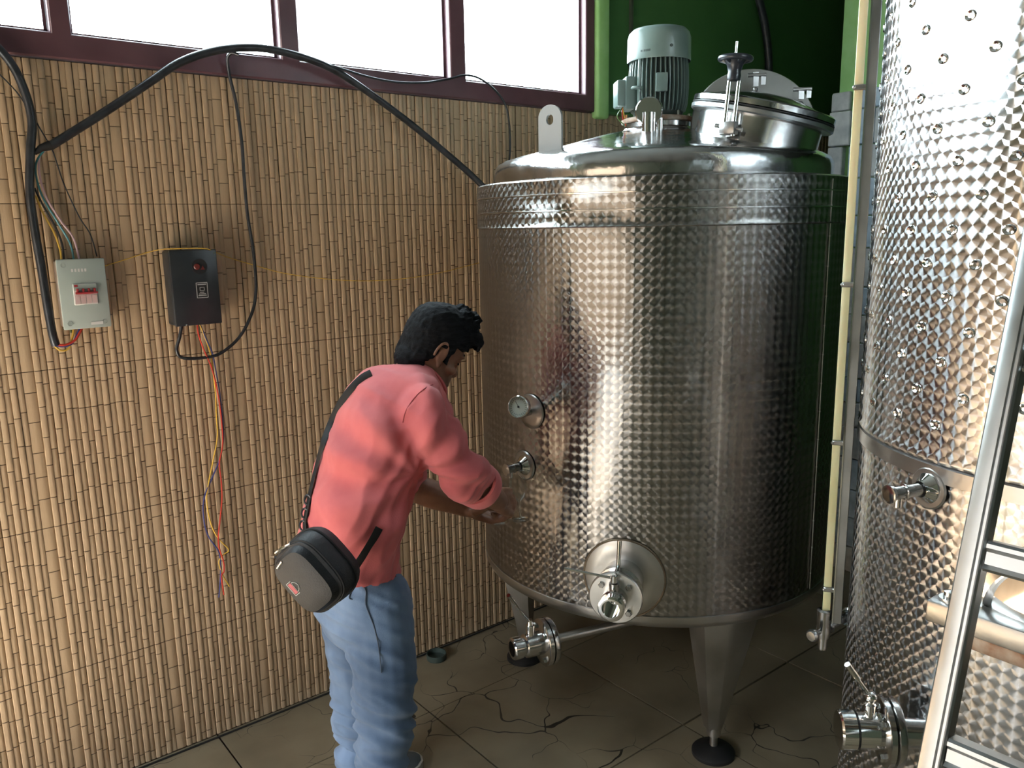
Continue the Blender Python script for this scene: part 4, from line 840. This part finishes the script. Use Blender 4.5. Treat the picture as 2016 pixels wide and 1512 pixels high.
for s_ in (1, -1):
    limb(body, [Sh[s_], Sh[s_].lerp(El[s_], .5) + Vector((0, 0, .0)), El[s_]], [.042, .044, .040])
    w = Wr[s_]; mid = El[s_].lerp(w, .42)
    limb(body, [El[s_], mid, w], [.040, .041, .028])
def hand(w, d, pn, side, curl, spread=0.12, thumb=(0.9, 0.5), hk=1.0, length=.088):
    """w wrist, d along the palm, pn palm normal (towards the palm), side = thumb direction"""
    d = Vector(d).normalized(); pn = Vector(pn); pn = (pn - d * pn.dot(d)).normalized(); sd2 = d.cross(pn); sd2 = sd2 if sd2.dot(Vector(side)) > 0 else -sd2
    k0 = w + d * length * hk; tips = []
    for i, o_ in enumerate((.031, .011, -.010, -.029)):
        body.tube([w + sd2 * o_ * .55 * hk, w.lerp(k0, .5) + sd2 * o_ * .85 * hk, k0 + sd2 * o_ * hk - d * abs(i - 1) * .004], [.0155 * hk, .0145 * hk, .0108 * hk], 10)
        a = 0; p = k0 + sd2 * o_ * hk - d * abs(i - 1) * .004; body.sph(p, .0108 * hk, 10); Lf = (.042, .047, .044, .034)[i] * hk
        for j, (l_, r_) in enumerate(((Lf, .0092), (Lf * .62, .0083), (Lf * .5, .0074))):
            a += curl[j]; q = p + (d * math.cos(a) + pn * math.sin(a) + sd2 * spread * (1.5 - i) * .33 * math.cos(a)) * l_
            body.tube([p, q], [(r_ + .0006) * hk, r_ * .93 * hk], 10); body.sph(q, r_ * .95 * hk, 10); p = q
        tips.append(p)
    b_ = w + d * .022 * hk + sd2 * .018 * hk; t1 = b_ + (d * .5 + sd2 * thumb[0] + pn * thumb[1]).normalized() * .040 * hk
    t2 = t1 + (d * .9 + sd2 * thumb[0] * .25 + pn * thumb[1] * 1.4).normalized() * .032 * hk; t3 = t2 + (d * .9 - sd2 * .15 + pn * thumb[1] * 1.7).normalized() * .024 * hk
    body.tube([b_, t1], [.016 * hk, .0125 * hk], 10); body.tube([t1, t2], [.0118 * hk, .0105 * hk], 10); body.tube([t2, t3], [.0102 * hk, .0085 * hk], 10)
    for q, r_ in ((t1, .0122), (t2, .0105), (t3, .0086)): body.sph(q, r_ * hk, 10)
    body.sph(w, .027 * hk, 12); body.sph(w.lerp(k0, .35) + pn * .006, (.026 * hk, .026 * hk, .020 * hk), 12); return tips, t3
dR = (ps(1036, 994, .0) - Wr[1]).normalized()
tipsR, thR = hand(Wr[1], dR, (0.25, .75, -.35), (0.3, 0.3, 1), (R(62), R(72), R(45)), .10, (.8, .75))
dL = (ps(972, 1014, -.01) - Wr[-1]).normalized()
tipsL, thL = hand(Wr[-1], dL, (0.0, -.25, 1), (0, -1, .3), (R(28), R(48), R(30)), .14, (.8, .55))
hips = {s_: pel + Vector((0.008, -.070 * s_, -.01)) for s_ in (1, -1)}
kneeR = ps(757, 1405, .10); shinR = ps(752, 1512, .10); ankR = shinR + (shinR - kneeR) * ((shinR.z - .09) / (kneeR.z - shinR.z))
ankL = Vector((0.955, 1.935, .09)); kneeL = ps(705, 1400, -.17)
Kn = {1: kneeR, -1: kneeL}; An = {1: ankR, -1: ankL}
for s_ in (1, -1):
    limb(body, [hips[s_], hips[s_].lerp(Kn[s_], .5), Kn[s_], An[s_]], [.068, .062, .048, .036])
    limb(body, [An[s_], An[s_] + Vector((.11, .0, -.045))], [.036, .03])
bo = fused('body', body, M['skin'], .0032, 5, None, man)
nm_ = MB()
for t_ in tipsR + tipsL + [thR, thL]: pass
# eyebrows and lashes
for x in (1, -1):
    eb = MB().tube([hd_(.097, .021, .012 * x), hd_(.095, .027, .030 * x), hd_(.083, .022, .048 * x)], [.003, .0042, .002], 8); eb.build('eyebrow', M['hair'], man)
    el = MB().tube([hd_(.093, -.001, .018 * x), hd_(.094, -.002, .030 * x), hd_(.085, -.001, .043 * x)], [.0015, .0024, .0016], 8); el.build('eyelashes', M['hair'], man)
# hair
hm = MB(); rows = head_rings(.012)
cells = []
n = 40
def hairline(y, z, x):
    if z < -.090: return False
    back = y < -.030 - max(0, -z - .04) * .2
    temple = z > .030 and y < .082
    side_ = (y < .040 and z > .018) or (y < .030 and z > -.018 and y > .014) or (y > .010 and y < .030 and z > -.03)
    top = z > .056
    return back or temple and z > .045 or side_ or top
hb_ = MB()
for r_ in range(len(rows) - 1):
    for k in range(n):
        q = [rows[r_][k], rows[r_][(k + 1) % n], rows[r_ + 1][(k + 1) % n], rows[r_ + 1][k]]
        c = [sum(v[i] for v in q) / 4 for i in range(3)]
        if hairline(*c):
            P4 = [hd_(*v) for v in q]; ctr = hd_(0, 0.01, 0)
            inn = [p + (ctr - p).normalized() * .020 for p in P4]
            hb_.add(P4 + inn, [(0, 1, 2, 3), (7, 6, 5, 4), (0, 4, 5, 1), (1, 5, 6, 2), (2, 6, 7, 3), (3, 7, 4, 0)])
hb_.sph(hd_(-.058, -.050, 0), (.054, .036, .042), 18, BH)
rnd = random.Random(11)
for k in range(330):                                       # tufts lying back over crown and up over the brow
    y = rnd.uniform(-.10, .085); x = rnd.uniform(-.066, .066); rad_ = math.sqrt(max(0, 1 - (y / .115) ** 2 - (x / .083) ** 2))
    z = .010 + .112 * rad_ + .006
    if z < .045: continue
    p0 = hd_(y, z, x); lift = .010 + .016 * max(0, y + .02) / .1 * 1.4
    dirv = (hf * (.55 if y > .04 else .25) + hu * .35 + hr * rnd.uniform(-.4, .4)) if y > .0 else (hf * -.35 - hu * .10 + hr * x * 4)
    p1 = p0 + hu * lift * .6 + dirv * .014; p2 = p0 + hu * lift * (.9 if y > 0 else .3) + dirv * .034 - hu * (.012 if y > .07 else 0)
    hb_.tube([p0 - hu * .012, p0, p1, p2], [.009, .008, .006, .0018], 6)
for k in range(60):                                        # fringe tumbling over the forehead
    x = rnd.uniform(-.05, .066); p0 = hd_(.070, .080, x); e_ = rnd.uniform(.7, 1.1)
    hb_.tube([p0, hd_(.096, .094 * e_, x), hd_(.113, .080, x * 1.02), hd_(.112 + rnd.uniform(-.004, .006), .058 + rnd.uniform(-.008, .010), x * 1.05)], [.010, .009, .007, .002], 6)
for k in range(110):                                       # nape and sides
    s_ = rnd.choice((1, -1)); a = rnd.uniform(0, 1); y = -.020 - .080 * a; x = s_ * math.sqrt(max(0, 1 - ((y + .005) / .104) ** 2)) * .078
    z = rnd.uniform(-.035, .05); p0 = hd_(y, z, x)
    hb_.tube([p0 + (hc_ - p0).normalized() * .008, p0, hd_(y * 1.0, z - .020, x * .99)], [.007, .007, .003], 6)
hair = fused('hair', hb_, M['hair'], .0034, 3, lambda c, n_: n_ * (noise.noise(c * 90) * .0022 + noise.noise(Vector((c.x * 60, c.y * 60, c.z * 200))) * .0008), man)

# shirt
sh = MB(); sh.rings(spine_rings(1.02, 1.02, 0, 9))
for s_, cu in ((1, .40), (-1, -.02)):
    d_ = (Wr[s_] - El[s_]); endp = El[s_] + d_ * cu
    limb(sh, [C_[5].lerp(Sh[s_], .7), Sh[s_], Sh[s_].lerp(El[s_], .5), El[s_], endp] if s_ > 0 else [C_[5].lerp(Sh[s_], .7), Sh[s_], Sh[s_].lerp(El[s_], .5), Sh[s_].lerp(El[s_], .93)], [.080, .064, .059, .055, .046] if s_ > 0 else [.075, .066, .060, .056])
    cd = (endp - El[s_]).normalized() if s_ > 0 else (El[s_] - Sh[s_]).normalized()
    ce = endp + cd * .0 if s_ > 0 else Sh[s_].lerp(El[s_], .97); B2 = basis(cd)
    if s_ > 0: CUFF = (ce, cd)
sh.sph(C_[6].lerp(Sh[1], .55), .078, 20); sh.sph(C_[6].lerp(Sh[-1], .5), .072, 20)
def folds(c, n_):
    sx_ = noise.noise(Vector((c.x * 9 + c.z * 7, c.y * 4, c.z * 3 - c.x * 3)) * 1.3)
    s2 = noise.noise(Vector((c.x * 22 - c.z * 16, c.y * 7 + 5, c.z * 8 + c.x * 6)))
    k = 0.013 if c.z > .78 else 0.016
    hem = max(0, (.82 - c.z)) * .10
    arm = Sh[1]; dv_ = (c - arm - Vector((-.03, 0, -.13))); r_ = dv_.length
    ray_ = math.sin(math.atan2(dv_.z, dv_.x) * 9 + r_ * 9) * math.exp(-((r_ - .16) / .10) ** 2) * .009
    return n_ * (sx_ * k + (1 - abs(s2) * 3.2) * .0045 + ray_) + Vector((-1, 0, 0)) * hem * (1 if c.x < C_[0].x + .02 else -.3)
so = fused('shirt', sh, M['shirt'], .0055, 6, folds, man)
ce, cd = CUFF; cu = MB(); B2 = basis(cd); rs = []
for h_, r_ in ((-.024, .048), (-.024, .055), (-.012, .059), (.008, .0585), (.018, .056), (.020, .050), (.012, .045), (-.022, .045)):
    rs.append([ce + B2 @ Vector(((r_ + .0022 * noise.noise(Vector((math.cos(a), math.sin(a), h_ * 30)) * 2)) * math.cos(a), r_ * 1.03 * math.sin(a), h_ + .004 * math.sin(2 * a + 1))) for a in [k * PI / 18 for k in range(36)]])
cu.rings(rs, False).build('rolled_cuff', M['shirt'], man)
bs0 = BVHTree.FromPolygons([v.co + Vector((pel.x, pel.y, 0)) for v in so.data.vertices], [tuple(p.vertices) for p in so.data.polygons])
def onshirt(pts, lift=.0004):
    out = []
    for x, y in pts:
        h = bs0.ray_cast(O, ray(x, y).normalized())
        if h[0]: out.append(h[0] + h[1] * lift)
    return out
M['seam'] = mat('coral_seam', (0.36, 0.07, 0.08), 0.9)
for pts in ([(852, 757), (838, 764), (822, 777), (808, 794), (798, 812), (793, 832)],):
    q = onshirt(pts)
    if len(q) > 3: MB().tube(spline(q, 5), .0013, 6).build('stitched_seam', M['seam'], man)
# open the hem and cuff: the shirt is a hollow shell there
def trim(o, fn):
    bm = bmesh.new(); bm.from_mesh(o.data); q = Vector((pel.x, pel.y, 0))
    bmesh.ops.delete(bm, geom=[f for f in bm.faces if fn(f.calc_center_median() + q, f.normal)], context='FACES'); bm.to_mesh(o.data); bm.free()
hemz = min((v.co.z for v in so.data.vertices)); tdir = (C_[1] - C_[0]).normalized()
cuff_end = El[1] + (Wr[1] - El[1]) * .40; cdir = (Wr[1] - El[1]).normalized()
trim(so, lambda c, n_: (c - C_[0]).dot(tdir) < .012 and n_.dot(tdir) < -.55)
collar = MB().tube([p for p in ell(C_[8] + FWD * .006 - Vector((0, 0, .008)), (C_[8] - C_[7]), FWD, .056, .064, 28)] + [ell(C_[8] + FWD * .006 - Vector((0, 0, .008)), (C_[8] - C_[7]), FWD, .056, .064, 28)[0]], .0055, 8, caps=False, flat=1.5).build('collar', M['shirt'], man)
# jeans
jn = MB(); up_ = Vector((0, 0, 1))
pr = []
for (x, y), hd2, hl2 in (((692, 1100), .078, .122), ((698, 1130), .092, .136), ((706, 1172), .100, .146), ((712, 1215), .096, .146), ((716, 1245), .075, .13)):
    pr.append(ell(ps(x, y, 0), (0.05, 0, -1), FWD, hd2, hl2, 30, 2.3))
jn.rings(pr)
for s_ in (1, -1):
    tb_ = [hips[s_], hips[s_].lerp(Kn[s_], .45) + Vector((.004, 0, 0)), Kn[s_], Kn[s_].lerp(An[s_], .45), An[s_] + Vector((.005, 0, -.03))]
    limb(jn, tb_, [.084, .082, .068, .065, .068] if s_ > 0 else [.080, .076, .064, .062, .066])
def jfold(c, n_):
    kz = 0
    for s_ in (1, -1):
        side_ = (c.y < MY) == (s_ > 0); K = Kn[s_]
        if side_: kz += math.exp(-((c.z - K.z + .01) / .11) ** 2)
    q = Vector((c.x * 5, c.y * 5, c.z * 26 + c.x * 16)); lo_ = math.exp(-((c.z - .10) / .10) ** 2)
    return n_ * ((1 - abs(noise.noise(q)) * 2.6) * (.0045 + .0085 * kz + .006 * lo_) + noise.noise(c * 9) * .006)
jo = fused('jeans', jn, M['denim'], .0055, 4, jfold, man)
pts = []
for i in range(13):
    t_ = i / 12; a = hips[1].lerp(Kn[1], t_) + Vector((0.0, -1, 0)) * (.0 + (.098 + (.080 - .098) * t_) * .985) + Vector((.012 - .01 * t_, 0, .06 * (1 - t_))); pts.append(a)
bj = BVHTree.FromPolygons([v.co + Vector((pel.x, pel.y, 0)) for v in jo.data.vertices], [tuple(p.vertices) for p in jo.data.polygons])
def snap(bv, p, lift=.001):
    c, n_, i, d_ = bv.find_nearest(p); return c + n_ * lift
seam = [snap(bj, ps(x, y, .175)) for x, y in ((702, 1125), (708, 1150), (713, 1180), (720, 1210), (728, 1245), (736, 1275), (744, 1300), (750, 1330))]
MB().tube(spline(seam, 4), .0016, 6).build('side_seam', M['stitch'], man)
pk = [snap(bj, ps(x, y, .16)) for x, y in ((660, 1170), (663, 1185), (667, 1205))]
MB().tube(spline(pk, 4), .0016, 6).build('pocket_edge', M['stitch'], man)
# shoes
M['shoe'] = mat('grey_canvas', (0.10, 0.115, 0.13), 0.7); M['sole'] = mat('pale_rubber_sole', (0.42, 0.40, 0.36), 0.6)
for s_ in (1, -1):
    a = An[s_]; b0_ = Vector((a.x, a.y, 0)); ru = []; rs_ = []
    for x, hw2, h2 in ((-.075, .022, .05), (-.06, .036, .075), (-.02, .040, .095), (.03, .041, .09), (.08, .045, .07), (.13, .048, .052), (.165, .043, .043), (.188, .028, .034), (.197, .010, .026)):
        ru.append([b0_ + Vector((x, hw2 * math.cos(R(t_)), .016 + (h2 - .016) * math.sin(R(t_)))) for t_ in range(0, 181, 15)] + [b0_ + Vector((x, -hw2 * .9, .014)), b0_ + Vector((x, hw2 * .9, .014))])
        rs_.append([b0_ + Vector((x * 1.02, hw2 * 1.10, 0.001)), b0_ + Vector((x * 1.02, hw2 * 1.10, .024)), b0_ + Vector((x * 1.02, -hw2 * 1.10, .024)), b0_ + Vector((x * 1.02, -hw2 * 1.10, 0.001))])
    so_ = MB().rings(ru).build('shoe', M['shoe'], man); MB().rings(rs_).build('sole', M['sole'], so_)

# ------------------------------------------------------------------ shoulder bag
bs = BVHTree.FromPolygons([v.co + Vector((pel.x, pel.y, 0)) for v in so.data.vertices], [tuple(p.vertices) for p in so.data.polygons])
bc = ps(625, 1121, .212)
cr_ = right; cu_ = up; cf_ = -fwd                              # picture right, up, and towards the viewer at the bag
A_ = (cr_ * .66 - cu_ * .75).normalized(); B_ = (cr_ * .75 + cu_ * .66)
Cz = (cf_ * .90 - B_ * .40).normalized(); A_ = (A_ - Cz * A_.dot(Cz)).normalized(); B_ = Cz.cross(A_); B_ = B_ if B_.dot(cr_) > 0 else -B_
if A_.cross(B_).dot(Cz) < 0: Mb = Matrix((A_, B_, Cz)).transposed()
else: Mb = Matrix((A_, B_, Cz)).transposed()
bag = thing('shoulder_bag', 'small black nylon shoulder bag hanging at the hip of the bending man', 'bag', bc)
def bp3(a, b, c): return bc + A_ * a + B_ * b + Cz * c
def rsq(w_, h_, c, p=3.2, n=36, top=0.0):
    out = []
    for k in range(n):
        a = 2 * PI * k / n; ca, sa = math.cos(a), math.sin(a)
        out.append(bp3(w_ * math.copysign(abs(ca) ** (2 / p), ca), h_ * math.copysign(abs(sa) ** (2 / p), sa) + top * (sa > 0) * .0, c))
    return out
lay = [(.060, .045, -.048), (.074, .060, -.043), (.080, .066, -.028), (.081, .067, .0), (.080, .066, .022), (.075, .061, .036), (.060, .048, .043)]
MB().rings([rsq(*q) for q in lay]).build('body', M['bagcloth'], bag)
MB().rings([rsq(.072, .056, .030), rsq(.070, .053, .046, 3.6), rsq(.064, .047, .056, 3.6), rsq(.045, .030, .060, 3.2)]).build('front_pocket', M['bagcloth'], bag)
for c in (.031, -.012): MB().tube(rsq(.0815 if c < 0 else .0765, .0675 if c < 0 else .0625, c) + [rsq(.0815 if c < 0 else .0765, .0675 if c < 0 else .0625, c)[0]], .0026, 8, caps=False).build('piping', M['webbing'], bag)
MB().tube([bp3(-.077, .02, .032), bp3(-.082, .0, .036), bp3(-.083, -.022, .036)], [.0035, .0035, .003], 8).build('zip_puller', M['chrome'], bag)
MB().tube([bp3(-.060, -.005, .056), bp3(-.056, -.024, .058)], [.003, .003], 8).build('zip_puller', M['chrome'], bag)
MB().tube([bp3(-.078, -.045, .02), bp3(-.084, -.058, .015)], [.003, .0035], 8).build('strap_ring', M['chrome'], bag)
lgp = MB(); c0_ = (-.004, -.018); z_ = .0605
BB = Matrix((A_, B_, Cz)).transposed()
lgp.box(bp3(c0_[0], c0_[1] - .015, z_), (.030, .0014, .0012), BB)
lgp.box(bp3(c0_[0], c0_[1] - .003, z_), (.018, .0010, .0012), BB)
for e_ in (-.015, .015): lgp.box(bp3(c0_[0] + e_, c0_[1] - .0085, z_), (.0014, .014, .0012), BB)
lgp.tube([bp3(c0_[0] + .011 * math.cos(R(t_)), c0_[1] - .003 + .011 * math.sin(R(t_)), z_) for t_ in range(-5, 190, 13)], .0009, 6)
lgp.build('badge_outline', M['silver'], bag); bar_ = MB().box(bp3(c0_[0], c0_[1] - .0088, z_), (.025, .0085, .0012), BB).build('badge_bar', M['pinkw'], bag)
M['badge_red'] = mat('badge_red', (0.45, 0.07, 0.09), 0.5); bar_.data.materials[0] = M['badge_red']
# strap over the back and the far shoulder, and its other end passing round the front
def strap(pxs, lift=.006, w_=.012, bv=bs, th_=.28):
    pp = []
    for x, y, s_ in pxs:
        p = ps(x, y, s_); d_ = ray(x, y).normalized(); h = bv.ray_cast(O, d_)
        pp.append(h[0] + h[1] * lift if h[0] and s_ is not None and (h[0] - p).length < .35 else p)
    return spline(pp, 5)
sp1 = strap([(606, 1062, .2), (604, 1030, .18), (608, 1005, .17), (616, 965, .16), (628, 915, .14), (640, 875, .11), (655, 835, .07), (675, 795, .03), (697, 765, 0), (716, 747, -.03), (733, 738, -.06)])
st1 = MB().tube(sp1, .0095, 10, flat=.22, upv=(0.3, -.3, 1)).build('strap', M['webbing'], bag)
bk = MB()
for (x, y) in ((612, 985), (606, 1012), (603, 1035)):
    h = bs.ray_cast(O, ray(x, y).normalized()); p = (h[0] + h[1] * .008) if h[0] else ps(x, y, .18)
    bk.tube([p + right * .008 * math.cos(a * PI / 6) + up * .012 * math.sin(a * PI / 6) for a in range(13)], .0025, 6, caps=False)
bk.build('strap_buckle', M['wheel'], bag)
sp2 = strap([(690, 1145, .2), (703, 1118, .19), (722, 1088, .17), (737, 1062, .14), (748, 1040, .1)], .004)
MB().tube(sp2, .012, 10, flat=.22, upv=(1, 0, .3)).build('strap', M['webbing'], bag)

# ------------------------------------------------------------------ wine glasses in his hands
def wine(name, label, foot, axis, k=1.0):
    prof = [(0, 0), (.031, .0008), (.032, .002), (.012, .0045), (.0045, .010), (.0036, .03), (.0036, .068), (.008, .076), (.024, .088), (.033, .106), (.035, .122), (.032, .142), (.0275, .160)]
    o = MB().lathe([(r_ * k, z_ * k) for r_, z_ in prof], foot, axis, 40).build(name, M['wine_glass'], None, ang=80); return tag(o, label, 'glass', 'wine glasses in his hands')
wine('wine_glass', 'clear wine glass held under the tap, just right of his knuckles', rg(1026, 1024, 2.19), (-0.02, 0.10, 1), 0.78)
wine('wine_glass', 'clear empty wine glass behind his wrist, left of the other glass', rg(985, 1028, 2.27), (-0.12, 0.05, 1), 0.78)
